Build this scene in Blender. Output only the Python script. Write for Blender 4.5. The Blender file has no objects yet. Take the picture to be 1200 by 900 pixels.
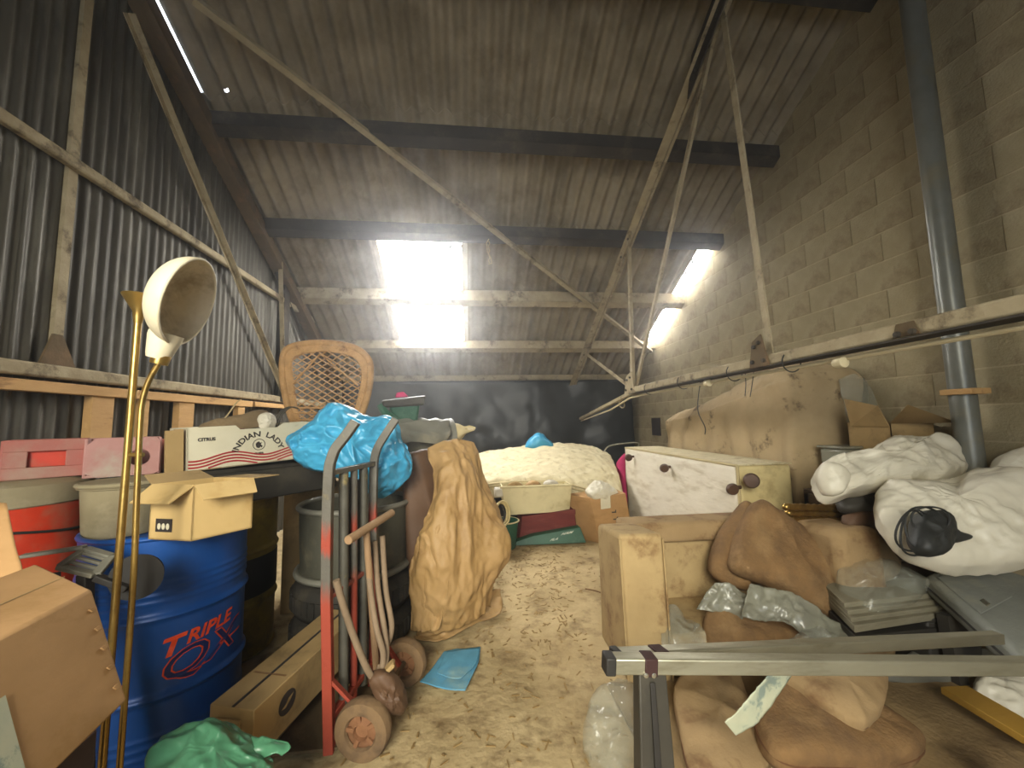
import bpy, math, random
from mathutils import Vector as V, Matrix, noise
random.seed(7)
SC = bpy.context.scene
COL = SC.collection
# ------------------------------------------------------------------ camera, sky, lights, exposure
FPX = 460.0
YAW, PITCH, ROLL = 0.1089, 0.0957, -0.0191
EYE = V((0, 0, 1.3))
_f = V((math.sin(YAW)*math.cos(PITCH), math.cos(YAW)*math.cos(PITCH), math.sin(PITCH)))
_r = V((math.cos(YAW), -math.sin(YAW), 0)); _u = _r.cross(_f)
RGT = _r*math.cos(ROLL) + _u*math.sin(ROLL); UPP = _u*math.cos(ROLL) - _r*math.sin(ROLL)
cam = bpy.data.cameras.new('camera'); cam.sensor_width = 36; cam.lens = FPX/1200*36
cam.clip_start = 0.02; cam.clip_end = 200
camo = bpy.data.objects.new('camera', cam); COL.objects.link(camo)
camo.matrix_world = Matrix(((RGT.x, UPP.x, -_f.x, 0), (RGT.y, UPP.y, -_f.y, 0), (RGT.z, UPP.z, -_f.z, 1.3), (0, 0, 0, 1)))
SC.camera = camo
w = bpy.data.worlds.new('sky'); SC.world = w; w.use_nodes = True
w.node_tree.nodes['Background'].inputs[0].default_value = (0.82, 0.9, 1, 1)
w.node_tree.nodes['Background'].inputs[1].default_value = 3.0
SKYLIGHT = 26.0
def area(name, loc, target, sx, sy, power, col):
    l = bpy.data.lights.new(name, 'AREA'); l.shape = 'RECTANGLE'; l.size = sx; l.size_y = sy; l.energy = power; l.color = col
    o = bpy.data.objects.new(name, l); COL.objects.link(o); o.location = loc
    o.rotation_euler = (V(target)-V(loc)).to_track_quat('-Z', 'Y').to_euler()
    return o
area('front_fill', (-0.7, -2.4, 2.5), (0.0, 2.8, 0.5), 1.6, 1.6, 70, (1.0, 0.95, 0.79)).data.spread = math.radians(84)  # added fill lamp behind the camera, standing in for an unseen doorway
SC.view_settings.view_transform = 'Standard'; SC.view_settings.look = 'None'
SC.view_settings.gamma = 1; SC.view_settings.use_curve_mapping = False
SC.view_settings.exposure = 0.42
SC.cycles.use_denoising = True
SC.cycles.max_bounces = 8; SC.cycles.diffuse_bounces = 5; SC.cycles.transparent_max_bounces = 12

# ------------------------------------------------------------------ helpers: where things stand
def ray(px, py): return _f + RGT*((px-600)/FPX) + UPP*((450-py)/FPX)
def A(px, py, y):
    d = ray(px, py); return EYE + d*(y/d.y)
def AX(px, py, x):
    d = ray(px, py); return EYE + d*(x/d.x)
def AZ(px, py, z):
    d = ray(px, py); return EYE + d*((z-1.3)/d.z)
SLOPE = 0.525
def roof(y, h=5.98): return h - SLOPE*y

# ------------------------------------------------------------------ helpers: meshes
def wloc(o):
    l = V((0, 0, 0))
    while o is not None:
        l += o.location; o = o.parent
    return l
class MB:
    def __init__(s): s.v = []; s.f = []
    def add(s, vs, fs):
        n = len(s.v); s.v += [V(p) for p in vs]; s.f += [tuple(n+i for i in f) for f in fs]; return s
    def hexa(s, p):   # p: 4 bottom, 4 top (same order)
        return s.add(p, [(3,2,1,0),(4,5,6,7),(0,1,5,4),(1,2,6,5),(2,3,7,6),(3,0,4,7)])
    def frame(s, o, a, b, c):   # parallelepiped from corner and three edges
        o, a, b, c = V(o), V(a), V(b), V(c)
        return s.hexa([o, o+a, o+a+b, o+b, o+c, o+a+c, o+a+b+c, o+b+c])
    def box(s, c, d, rot=None):
        c = V(c); m = rot or Matrix.Identity(3)
        h = V(d)/2
        ps = [m @ V((x*h.x, y*h.y, z*h.z)) + c for z in (-1, 1) for x, y in ((-1,-1),(1,-1),(1,1),(-1,1))]
        return s.hexa(ps)
    def tube(s, pts, r, n=8, flat=None, cap=True):
        pts = [V(p) for p in pts]; rs = r if isinstance(r, (list, tuple)) else [r]*len(pts)
        t0 = (pts[1]-pts[0]).normalized()
        ref = V((0, 0, 1)) if abs(t0.z) < .9 else V((1, 0, 0))
        nrm = (ref - t0*ref.dot(t0)).normalized(); vs = []
        for i, p in enumerate(pts):
            if i == 0: t = t0
            elif i == len(pts)-1: t = (p-pts[i-1]).normalized()
            else: t = ((p-pts[i-1]).normalized()+(pts[i+1]-p).normalized()).normalized()
            nrm = (nrm - t*nrm.dot(t)).normalized(); b = t.cross(nrm)
            for k in range(n):
                a = 2*math.pi*(k+.5)/n
                q = nrm*math.cos(a)+b*math.sin(a)*(flat or 1)
                vs.append(p+q*rs[i])
        fs = [(i*n+k, i*n+(k+1) % n, (i+1)*n+(k+1) % n, (i+1)*n+k) for i in range(len(pts)-1) for k in range(n)]
        if cap: fs += [tuple(range(n))[::-1], tuple((len(pts)-1)*n+k for k in range(n))]
        return s.add(vs, fs)
    def bar(s, a, b, wd, th, up=(0, 0, 1)):   # rectangular bar between two points
        a, b = V(a), V(b); t = (b-a).normalized(); up = V(up)
        if abs(up.normalized().dot(t)) > .98: up = V((1, 0, 0))
        x = t.cross(up).normalized(); z = x.cross(t).normalized()
        o = a - x*wd/2 - z*th/2
        return s.frame(o, x*wd, b-a, z*th)
    def angle(s, a, b, wd, th=.006, up=(0, 0, 1), flip=1):   # L section
        a, b = V(a), V(b); t = (b-a).normalized(); up = V(up)
        x = t.cross(up).normalized()*flip; z = x.cross(t).normalized()*flip
        s.frame(a, x*wd, b-a, z*th); s.frame(a+z*th, x*th, b-a, z*(wd-th)); return s
    def lathe(s, prof, o, axis=(0, 0, 1), n=32, cap=True):
        o = V(o); ax = V(axis).normalized(); q = V((0, 0, 1)).rotation_difference(ax)
        vs = []
        for r, z in prof:
            for k in range(n):
                a = 2*math.pi*k/n
                vs.append(o + q @ V((r*math.cos(a), r*math.sin(a), z)))
        m = len(prof)
        fs = [(i*n+k, i*n+(k+1) % n, (i+1)*n+(k+1) % n, (i+1)*n+k) for i in range(m-1) for k in range(n)]
        if cap: fs += [tuple(range(n))[::-1], tuple((m-1)*n+k for k in range(n))]
        return s.add(vs, fs)
    def torus(s, o, axis, R, r, n=32, m=10, sq=1):
        return s.lathe([(R+r*math.cos(2*math.pi*k/m), r*sq*math.sin(2*math.pi*k/m)) for k in range(m+1)], o, axis, n, False)
    def poly(s, pts, d):   # flat outline extruded by vector d
        n = len(pts); pts = [V(p) for p in pts]; d = V(d)
        return s.add(pts+[p+d for p in pts], [tuple(range(n))[::-1], tuple(range(n, 2*n))]+[(i, (i+1) % n, n+(i+1) % n, n+i) for i in range(n)])
    def build(s, name, mat, parent=None, origin=None, smooth=35, bevel=0, seg=2, solid=0):
        o0 = V(origin) if origin is not None else (wloc(parent) if parent is not None else V((0, 0, 0)))
        me = bpy.data.meshes.new(name)
        me.from_pydata([tuple(p-o0) for p in s.v], [], s.f); me.validate(); me.update()
        if smooth:
            me.shade_smooth(); me.set_sharp_from_angle(angle=math.radians(smooth))
        me.materials.append(mat)
        o = bpy.data.objects.new(name, me); COL.objects.link(o)
        if parent is not None: o.parent = parent
        else: o.location = o0
        if solid:
            m = o.modifiers.new('solid', 'SOLIDIFY'); m.thickness = solid; m.offset = 0
        if bevel:
            m = o.modifiers.new('bevel', 'BEVEL'); m.width = bevel; m.segments = seg; m.limit_method = 'ANGLE'
        return o
def tag(o, label=None, cat=None, group=None, kind=None):
    for k, x in (('label', label), ('category', cat), ('group', group), ('kind', kind)):
        if x: o[k] = x
    return o
def thing(name, label, cat, loc, group=None):
    o = bpy.data.objects.new(name, None); COL.objects.link(o); o.location = loc; o.empty_display_size = .1
    return tag(o, label, cat, group)
def structure(name, loc=(0, 0, 0)):
    o = bpy.data.objects.new(name, None); COL.objects.link(o); o.location = loc; o['kind'] = 'structure'; return o
def share(src, name, parent, loc):
    c = src.copy(); c.name = name; COL.objects.link(c); c.parent = parent; c.location = loc; return c
def cr(a, b, c, d, t):
    return ((b*2)+(c-a)*t+(a*2-b*5+c*4-d)*t*t+(b*3-a-c*3+d)*t*t*t)*.5
def spline(pts, n, closed=False):
    pts = [V(p) for p in pts]; m = len(pts); out = []
    segs = m if closed else m-1
    tot = n if closed else n+1
    for i in range(tot):
        u = i*segs/n; k = min(int(u), segs-1); t = u-k
        g = (lambda j: pts[j % m]) if closed else (lambda j: pts[max(0, min(m-1, j))])
        out.append(cr(g(k-1), g(k), g(k+1), g(k+2), t))
    return out
def crumple(p, sc, seed=0, octs=3):
    v = 0; a = .55
    q = V(p)*sc + V((seed*3.7, seed*1.3, seed*7.1))
    for k in range(octs):
        v += a*(1-2*abs(noise.noise(q))); q = q*2.07; a *= .5
    return v
def sharp(p, sc, seed=0, octs=3):
    q = V(p)*sc + V((seed*3.7, seed*1.3, seed*7.1))
    w_ = q + V((noise.noise(q*.7+V((9, 0, 0))), noise.noise(q*.7+V((0, 9, 0))), noise.noise(q*.7+V((0, 0, 9)))))*.6
    d = noise.voronoi(w_*.8)[0]; e = noise.voronoi(w_*1.9)[0]
    return -.7*(min(.7, d[1]-d[0])*1.6-.4) - .4*(min(.6, e[1]-e[0])*1.6-.35) - .22*(min(.5, noise.voronoi(w_*4.3)[0][1]-noise.voronoi(w_*4.3)[0][0])*1.6-.35) + .4*(1-2*abs(noise.noise(q*.9))) + .12*(1-2*abs(noise.noise(q*3.1)))
def blob(outline, depth, n=60, rings=10, p=2.4, amp=.015, sc=6, seed=0, world=False, octs=3, keep=.5, fn=None):
    fn = fn or (sharp if octs > 3 else crumple)
    if octs > 3: n, rings = int(n*1.5), int(rings*2)
    pts = [V(q) for q in outline] if world else [A(*q) for q in outline]
    P = spline(pts, n, True); C = sum(P, V((0, 0, 0)))/len(P)
    N = V((0, 0, 0))
    for i in range(n): N += (P[i]-C).cross(P[(i+1) % n]-C)
    N.normalize()
    if N.dot(EYE-C) < 0: N = -N
    m = MB(); vs = []; idx = {}
    for side in (1, -1):
        for k in range(rings+1):
            r = math.sin(k/rings*math.pi/2)
            h = depth/2*(max(0, 1-r**p))**(1/p)
            for i in range(n):
                if k == 0 and i > 0: idx[(side, k, i)] = idx[(side, 0, 0)]; continue
                if k == rings and side == -1: idx[(side, k, i)] = idx[(1, k, i)]; continue
                b = C+(P[i]-C)*r
                e = (1-keep*r**3)
                q = b + N*(side*h) 
                q = q + N*(side*amp*e*fn(q, sc, seed, octs)) + (P[i]-C).normalized()*(amp*.5*r*crumple(q, sc, seed+5, 3))
                idx[(side, k, i)] = len(vs); vs.append(q)
    fs = []
    for side in (1, -1):
        for k in range(rings):
            for i in range(n):
                j = (i+1) % n
                a, b, c, d = idx[(side, k, i)], idx[(side, k, j)], idx[(side, k+1, j)], idx[(side, k+1, i)]
                f = (a, d, c) if k == 0 else (a, d, c, b)
                fs.append(f if side == 1 else f[::-1])
    m.add(vs, fs); m.rim = P; m.N = N; return m
def sheet(rows, nu=40, nv=40, amp=.0, sc=5, seed=0, world=False, octs=3, floor=None, solid=None, st=(1, 1, 1)):
    fn = sharp if octs > 3 else crumple
    G = [[(V(q) if world else A(*q)) for q in r] for r in rows]
    R = [spline(r, nu) for r in G]
    cols = [spline([r[i] for r in R], nv) for i in range(nu+1)]
    vs = []
    for j in range(nv+1):
        for i in range(nu+1):
            p = cols[i][j]
            du = cols[min(i+1, nu)][j]-cols[max(i-1, 0)][j]; dv = cols[i][min(j+1, nv)]-cols[i][max(j-1, 0)]
            nn = du.cross(dv)
            if nn.length > 0: nn.normalize()
            if nn.dot(EYE-p) < 0: nn = -nn
            if amp: p = p + nn*(amp*fn((p.x*st[0], p.y*st[1], p.z*st[2]), sc, seed, octs))
            if floor is not None and p.z < floor: p = V((p.x, p.y, floor))
            vs.append(p)
    W = nu+1
    return MB().add(vs, [(j*W+i, j*W+i+1, (j+1)*W+i+1, (j+1)*W+i) for j in range(nv) for i in range(nu)])
def lettering(text, size, fn, name, mat, parent, shear=0, bold=0):
    """Text turned into a mesh; fn maps (x, y) in the text's plane to a point on the surface."""
    cu = bpy.data.curves.new('lettering', 'FONT'); cu.body = text; cu.size = size; cu.align_x = 'CENTER'; cu.shear = shear; cu.offset = bold; cu.resolution_u = 3
    t = bpy.data.objects.new('lettering', cu); COL.objects.link(t)
    me = bpy.data.meshes.new_from_object(t.evaluated_get(bpy.context.evaluated_depsgraph_get()))
    bpy.data.objects.remove(t)
    o0 = wloc(parent)
    for v in me.vertices: v.co = V(fn(v.co.x, v.co.y))-o0
    me.materials.clear(); me.materials.append(mat); me.name = name
    o = bpy.data.objects.new(name, me); COL.objects.link(o); o.parent = parent
    return o

# ------------------------------------------------------------------ helpers: materials
def lin(h):
    c = [int(h[i:i+2], 16)/255 for i in (1, 3, 5)]
    return tuple((x/12.92 if x <= .04045 else ((x+.055)/1.055)**2.4) for x in c)+(1,)
def mat(name, c1, c2=None, sc=6, rough=.75, metal=0, bump=.15, bsc=None, stain=None, ssc=2.0, slo=.52, shi=.68, stretch=(1, 1, 1), detail=5, spec=.4, alpha=None, trans=0):
    m = bpy.data.materials.new(name); m.use_nodes = True; nt = m.node_tree; N = nt.nodes; L = nt.links
    b = N['Principled BSDF']; b.inputs['Roughness'].default_value = rough; b.inputs['Metallic'].default_value = metal
    b.inputs['Specular IOR Level'].default_value = spec
    tc = N.new('ShaderNodeTexCoord'); mp = N.new('ShaderNodeMapping'); mp.inputs['Scale'].default_value = stretch
    L.new(tc.outputs['Object'], mp.inputs['Vector'])
    n1 = N.new('ShaderNodeTexNoise'); n1.inputs['Scale'].default_value = sc; n1.inputs['Detail'].default_value = detail; n1.inputs['Roughness'].default_value = .65
    L.new(mp.outputs[0], n1.inputs['Vector'])
    rp = N.new('ShaderNodeValToRGB'); rp.color_ramp.elements[0].position = .33; rp.color_ramp.elements[1].position = .67
    rp.color_ramp.elements[0].color = lin(c1); rp.color_ramp.elements[1].color = lin(c2 or c1)
    L.new(n1.outputs['Fac'], rp.inputs[0]); out = rp.outputs[0]
    if stain:
        n2 = N.new('ShaderNodeTexNoise'); n2.inputs['Scale'].default_value = ssc; n2.inputs['Detail'].default_value = 7; n2.inputs['Roughness'].default_value = .7
        L.new(mp.outputs[0], n2.inputs['Vector'])
        r2 = N.new('ShaderNodeValToRGB'); r2.color_ramp.elements[0].position = slo; r2.color_ramp.elements[1].position = shi
        r2.color_ramp.elements[0].color = (0, 0, 0, 1); r2.color_ramp.elements[1].color = (1, 1, 1, 1)
        L.new(n2.outputs['Fac'], r2.inputs[0])
        mx = N.new('ShaderNodeMixRGB'); mx.inputs[2].default_value = lin(stain)
        L.new(r2.outputs[0], mx.inputs[0]); L.new(out, mx.inputs[1]); out = mx.outputs[0]
    L.new(out, b.inputs['Base Color'])
    if bump:
        n3 = N.new('ShaderNodeTexNoise'); n3.inputs['Scale'].default_value = bsc or sc*6; n3.inputs['Detail'].default_value = 4
        L.new(mp.outputs[0], n3.inputs['Vector'])
        bp = N.new('ShaderNodeBump'); bp.inputs['Strength'].default_value = bump; bp.inputs['Distance'].default_value = .02
        L.new(n3.outputs['Fac'], bp.inputs['Height']); L.new(bp.outputs[0], b.inputs['Normal'])
    if alpha is not None: b.inputs['Alpha'].default_value = alpha
    if trans: b.inputs['Transmission Weight'].default_value = trans
    return m
M = {}
M['dirt'] = mat('dirt_floor', '#9f8b66', '#c2ae86', 1.6, .95, bump=.5, bsc=22, stain='#6f5a3e', ssc=5, slo=.5, shi=.7, spec=.1)
M['asbestos'] = mat('asbestos_cement', '#998e7a', '#766c59', 2.2, .95, bump=.2, stain='#5e523f', ssc=1.6, slo=.5, shi=.75, spec=.1)
M['iron'] = mat('corrugated_iron', '#58544a', '#403d36', 3, .55, .35, .1, stain='#77746a', ssc=5, slo=.5, shi=.75, stretch=(1, 1, .25))
M['block'] = mat('concrete_block', '#968a6c', '#a5997c', 5, .95, bump=.35, bsc=60, stain='#75664c', ssc=1.5, spec=.1)
M['mortar'] = mat('mortar', '#b8a98a', '#a6977a', 9, .95, bump=.2, spec=.1)
M['plastic_black'] = mat('black_sheeting', '#1f2223', '#2b2d2d', 2, .42, bump=.1, bsc=8, stain='#33332f', ssc=2.5, slo=.6, shi=.9)
M['steel_dark'] = mat('dark_steel', '#3d372f', '#2d2923', 5, .75, .2, .1, stain='#5b5245', ssc=3)
M['steel_dusty'] = mat('dusty_cream_steel', '#a79a7d', '#8f8165', 7, .8, .1, .2, stain='#544731', ssc=5, slo=.53, shi=.66)
M['rust'] = mat('rusty_steel', '#63533a', '#4f402b', 6, .85, .1, .2, stain='#7d6448', ssc=3)
M['timber'] = mat('pale_timber', '#c49d68', '#ad8755', 5, .8, bump=.2, stain='#7a5630', ssc=7, slo=.6, shi=.7, stretch=(1, .3, 1))
M['pipe'] = mat('grey_pipe', '#767770', '#66675f', 6, .35, .2, .05, stain='#7c7664', ssc=3)
M['carton'] = mat('brown_cardboard', '#b08a5c', '#a07c50', 3, .85, bump=.08, stain='#94703f', ssc=4, stretch=(1, 1, 2))
M['carton2'] = mat('dusty_cardboard', '#a58a5d', '#937a50', 3, .88, bump=.1, stain='#7a6542', ssc=5)
M['carton3'] = mat('yellow_cardboard', '#c6a973', '#b79b66', 3, .85, bump=.06, stain='#a88850', ssc=4)
M['paper'] = mat('kraft_paper', '#a6865a', '#967748', 5, .6, bump=.2, bsc=20, stain='#7f5f36', ssc=4, slo=.5, shi=.72)
M['brown_vinyl'] = mat('brown_vinyl', '#5f4632', '#4d3828', 4, .6, bump=.1)
M['blue'] = mat('blue_paint', '#174f9c', '#14468c', 4, .38, .1, .04, stain='#1b3f74', ssc=3, slo=.6, shi=.8)
M['blue_dark'] = mat('dark_blue_print', '#172a66', '#14245a', 5, .45, bump=0)
M['orange_print'] = mat('orange_print', '#ee5326', '#d9441c', 9, .5, bump=0)
M['yellow_drum'] = mat('yellow_paint', '#a58a2e', '#8d7425', 4, .5, .1, .06, stain='#55471c', ssc=3)
M['black_paint'] = mat('black_paint', '#1d1c1a', '#262421', 4, .5, bump=.05)
M['tub'] = mat('dark_green_plastic', '#4c4b3f', '#3e3d34', 4, .65, bump=.1, stain='#67614f', ssc=4)
M['rubber'] = mat('black_rubber', '#26241f', '#34302a', 6, .8, bump=.2, stain='#4a4437', ssc=3)
M['rubber_dusty'] = mat('dusty_rubber', '#7d6446', '#66513a', 6, .9, bump=.25, stain='#4f4030', ssc=3)
M['red_plastic'] = mat('red_plastic', '#c63a1f', '#b0301a', 4, .5, bump=.05, stain='#a2624a', ssc=2.5)
M['red_dusty'] = mat('dusty_red_plastic', '#9f564c', '#97645a', 4, .7, bump=.08, stain='#9c8272', ssc=3, slo=.48, shi=.7)
M['red_dusty2'] = mat('dusty_pink_plastic', '#a9807a', '#9a6c66', 4, .75, bump=.08, stain='#a3988a', ssc=3)
M['dust_grey'] = mat('dusty_grey_plastic', '#8f8468', '#7d7359', 4, .85, bump=.1, stain='#a2967b', ssc=3)
M['grey_plastic'] = mat('grey_plastic', '#77756a', '#66645a', 4, .55, bump=.05, stain='#8d8672', ssc=3)
M['grey_case'] = mat('grey_case', '#84867e', '#74766f', 5, .6, bump=.15, bsc=70, stain='#94917f', ssc=2)
M['dark_box'] = mat('charcoal_board', '#37342e', '#2f2c27', 3, .6, bump=.05, stain='#4b463c', ssc=2)
M['brass'] = mat('brass', '#b99a55', '#a3854a', 8, .32, .85, .03, stain='#80693c', ssc=6)
M['shade_white'] = mat('cream_enamel', '#ded4b8', '#d1c6a8', 5, .5, bump=.03, stain='#b3a685', ssc=5, slo=.58, shi=.75)
M['shade_in'] = mat('dusty_shade_inside', '#dcd1b8', '#c0b296', 5, .85, bump=.2, stain='#8f7f64', ssc=6, slo=.5, shi=.7)
M['white_board'] = mat('white_card', '#cfc8b0', '#c2baa0', 3, .7, bump=.04, stain='#aa9f80', ssc=3, slo=.6)
M['red_print'] = mat('red_print', '#a3282c', '#93222a', 8, .7, bump=0)
M['black_print'] = mat('black_print', '#2d2725', '#383230', 8, .7, bump=0)
M['bag_blue'] = mat('blue_polythene', '#459cc2', '#3789b0', 4, .32, bump=.1, bsc=12, stain='#5fb4d2', ssc=3, slo=.58, shi=.8)
M['blue_paper'] = mat('blue_sheet', '#5d9cba', '#4e8bab', 5, .8, bump=.1, stain='#86a3a3', ssc=4)
M['bag_green'] = mat('green_polythene', '#4b7d5e', '#3c6c50', 4, .3, bump=.12, bsc=14, stain='#7db18d', ssc=5, slo=.58, shi=.75)
M['green_plastic'] = mat('green_plastic', '#2a5944', '#234b3a', 4, .5, bump=.04, stain='#4d6d5b', ssc=4)
M['wicker'] = mat('wicker', '#b18a5a', '#977449', 14, .7, bump=.4, bsc=90, stain='#6f4c2a', ssc=8, slo=.56)
M['rail_paint'] = None
M['tube_grey'] = mat('worn_grey_tube', '#5d5a50', '#48463e', 9, .6, .3, .1, stain='#8b7d55', ssc=9, slo=.58, shi=.68)
M['tube_red'] = mat('faded_red_tube', '#8a3a2a', '#75473a', 8, .7, bump=.1, stain='#8d6a52', ssc=5)
M['wood_handle'] = mat('worn_wood', '#96795a', '#84684b', 7, .75, bump=.15, stretch=(1, 1, .3))
M['hose'] = mat('dusty_hose', '#83705a', '#6f5d49', 7, .85, bump=.15)
M['mattress'] = mat('floral_ticking', '#d6ccac', '#c8bb95', 9, .85, bump=.3, bsc=18, stain='#ab9c76', ssc=11, slo=.52, shi=.66)
M['mattress_edge'] = mat('mattress_piping', '#c6b68d', '#b2a279', 6, .85, bump=.1)
M['divan_white'] = mat('white_divan_cloth', '#e3dccb', '#d8d0bd', 4, .75, bump=.2, bsc=9, stain='#c4b9a0', ssc=2, stretch=(1, 1, 4))
M['divan_cream'] = mat('cream_ticking', '#d6c693', '#c9b884', 6, .8, bump=.15, stain='#a9966a', ssc=3)
M['castor'] = mat('brown_castor', '#5a4232', '#463327', 6, .5, .2, .05)
M['dust_sheet'] = mat('beige_dust_sheet', '#b5a07c', '#a28d6a', 3, .9, bump=.2, bsc=25, stain='#57452f', ssc=3.6, slo=.57, shi=.66)
M['velvet'] = mat('brown_velour', '#866741', '#684f34', 7, .92, bump=.3, bsc=70, stain='#937751', ssc=5, slo=.5, shi=.72)
M['velvet2'] = mat('dusty_velour', '#a08660', '#8d7450', 3, .92, bump=.15, bsc=90, stain='#735436', ssc=6)
M['sofa_side'] = mat('tan_upholstery', '#b0986c', '#9d855c', 3, .9, bump=.15, stain='#7a5c3a', ssc=7, slo=.5)
M['piping'] = mat('dark_piping', '#6f4a2c', '#5d3c24', 6, .85, bump=0)
M['mat_rug'] = mat('dusty_carpet', '#977f58', '#866f4c', 4, .95, bump=.3, bsc=50, stain='#645036', ssc=3)
M['alu'] = mat('aluminium', '#a4a08c', '#8f8b78', 10, .4, .65, .04, stain='#7c765f', ssc=5, stretch=(.2, 1, 1))
M['gunmetal'] = mat('dark_grey_steel', '#3f3c36', '#4b473f', 5, .5, .4, .04, stain='#5e594c', ssc=3)
M['cap'] = mat('black_cap', '#22201d', '#2b2825', 6, .6, bump=0)
M['chrome'] = mat('bright_steel', '#c9c6ba', '#b8b5a8', 8, .25, .9, .02)
M['film'] = mat('clear_polythene', '#b4b7a8', '#a5a899', 5, .18, bump=.2, bsc=16, stain='#d0d2c6', ssc=7, slo=.55, shi=.7, alpha=.24, spec=.9)
M['film_grey'] = mat('grey_polythene', '#9b9a87', '#89887a', 5, .25, bump=.2, bsc=16, stain='#bab9a6', ssc=6, slo=.55, shi=.75, alpha=.7, spec=.7)
M['bag_white'] = mat('white_polythene', '#d5cfbd', '#c7c0ac', 4, .4, bump=.12, bsc=12, stain='#aea68e', ssc=3, slo=.58)
M['strip'] = mat('printed_strip', '#b7b79c', '#a9ae97', 14, .6, bump=.03, stain='#7d8a80', ssc=11, slo=.55, shi=.62)
M['board_edge'] = mat('laminated_board', '#8b8570', '#77715d', 6, .7, bump=.05, stretch=(1, 1, 6))
M['yellow_wood'] = mat('ochre_plank', '#a8822f', '#957128', 5, .75, bump=.1, stretch=(.2, 1, 1))
M['cable'] = mat('black_cable', '#232423', '#2d2e2c', 6, .55, bump=.02)
M['pink'] = mat('pink_cloth', '#c23a6c', '#a92f5c', 5, .85, bump=.1)
M['maroon'] = mat('maroon_box', '#6e2a24', '#5d231f', 5, .75, bump=.1, stain='#7d473b', ssc=4, stretch=(1, 1, 4))
M['maroon_dark'] = mat('dark_maroon_plastic', '#3a1f1c', '#2f1a18', 5, .7, bump=.05)
M['cream_plastic'] = mat('cream_plastic', '#cfc39a', '#c1b48b', 5, .55, bump=.03, stain='#a5966b', ssc=4)
M['white_paint'] = mat('white_print', '#d9d9cc', '#cfcfc0', 5, .7, bump=0)
M['white_tub'] = mat('white_plastic', '#c8c2b4', '#b9b2a3', 4, .5, bump=.04, stain='#9c9380', ssc=3)
M['wood_brown'] = mat('brown_wood', '#7a5a38', '#69492c', 6, .75, bump=.15, stretch=(1, .25, 1), stain='#97774f', ssc=4)
M['rope'] = mat('pale_rope', '#b5a27c', '#a08d68', 12, .9, bump=.2)
M['ceramic'] = mat('cream_ceramic', '#c9bd9c', '#bbae8b', 6, .5, bump=0)
M['straw'] = mat('straw', '#9c8152', '#7b6238', 9, .9, bump=0)
M['sack'] = mat('brown_sacking', '#7d6a4e', '#6b5a42', 8, .9, bump=.3)
M['tinsel'] = mat('gold_foil', '#a58443', '#7c5f33', 14, .28, .8, .1)
M['copper'] = mat('rust_hub', '#8a6242', '#755036', 6, .85, .1, .2)
M['crate_wood'] = mat('dark_crate_wood', '#54432f', '#463726', 5, .85, bump=.15, stretch=(.3, 1, 1))
# daylight coming through the dirty glass-fibre sheets
def skymat():
    m = bpy.data.materials.new('lit_rooflight'); m.use_nodes = True; nt = m.node_tree; N = nt.nodes; L = nt.links
    for n in list(N): N.remove(n)
    o = N.new('ShaderNodeOutputMaterial'); e = N.new('ShaderNodeEmission'); e.inputs[0].default_value = (1, .975, .93, 1)
    tc = N.new('ShaderNodeTexCoord'); n1 = N.new('ShaderNodeTexNoise'); n1.inputs['Scale'].default_value = 13; n1.inputs['Detail'].default_value = 8
    rp = N.new('ShaderNodeValToRGB'); rp.color_ramp.elements[0].position = .385; rp.color_ramp.elements[1].position = .405
    rp.color_ramp.elements[0].color = (.008, .008, .008, 1)
    L.new(tc.outputs['Object'], n1.inputs['Vector']); L.new(n1.outputs['Fac'], rp.inputs[0])
    mu = N.new('ShaderNodeMath'); mu.operation = 'MULTIPLY'; mu.inputs[1].default_value = SKYLIGHT
    L.new(rp.outputs[0], mu.inputs[0]); L.new(mu.outputs[0], e.inputs[1]); L.new(e.outputs[0], o.inputs[0])
    return m
M['rooflight'] = skymat()
# paint on the sack truck rails: red below, bare grey above, one red band
def railmat():
    m = mat('sack_truck_paint', '#67635a', '#55524a', 8, .6, .25, .1, stain='#8a7a55', ssc=8, slo=.6, shi=.7)
    nt = m.node_tree; N = nt.nodes; L = nt.links; b = N['Principled BSDF']
    src = b.inputs['Base Color'].links[0].from_socket
    tc = N.new('ShaderNodeTexCoord'); sp = N.new('ShaderNodeSeparateXYZ'); L.new(tc.outputs['Object'], sp.inputs[0])
    nz = N.new('ShaderNodeTexNoise'); nz.inputs['Scale'].default_value = 9
    ad = N.new('ShaderNodeMath'); ad.operation = 'MULTIPLY_ADD'; ad.inputs[1].default_value = .12
    L.new(nz.outputs['Fac'], ad.inputs[0]); L.new(sp.outputs['Z'], ad.inputs[2])
    rp = N.new('ShaderNodeValToRGB'); r = rp.color_ramp
    r.elements[0].position = 0; r.elements[0].color = (1, 1, 1, 1); r.elements[1].position = .62; r.elements[1].color = (1, 1, 1, 1)
    for p, c in ((.70, 0), (.80, 0), (.84, 1), (.88, 1), (.95, 0)):
        e = r.elements.new(p); e.color = (c, c, c, 1)
    L.new(ad.outputs[0], rp.inputs[0])
    mx = N.new('ShaderNodeMixRGB'); mx.inputs[2].default_value = lin('#96402f'); L.new(rp.outputs[0], mx.inputs[0]); L.new(src, mx.inputs[1])
    L.new(mx.outputs[0], b.inputs['Base Color']); return m
M['rail_paint'] = railmat()

# ================================================================== THE SHED
XL, XR, YF, YB = -2.35, 3.17, 7.45, -3.4
RIDGE = 0.6
def roof2(y): return roof(y) if y >= RIDGE else roof(RIDGE) - SLOPE*(RIDGE-y)
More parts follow.
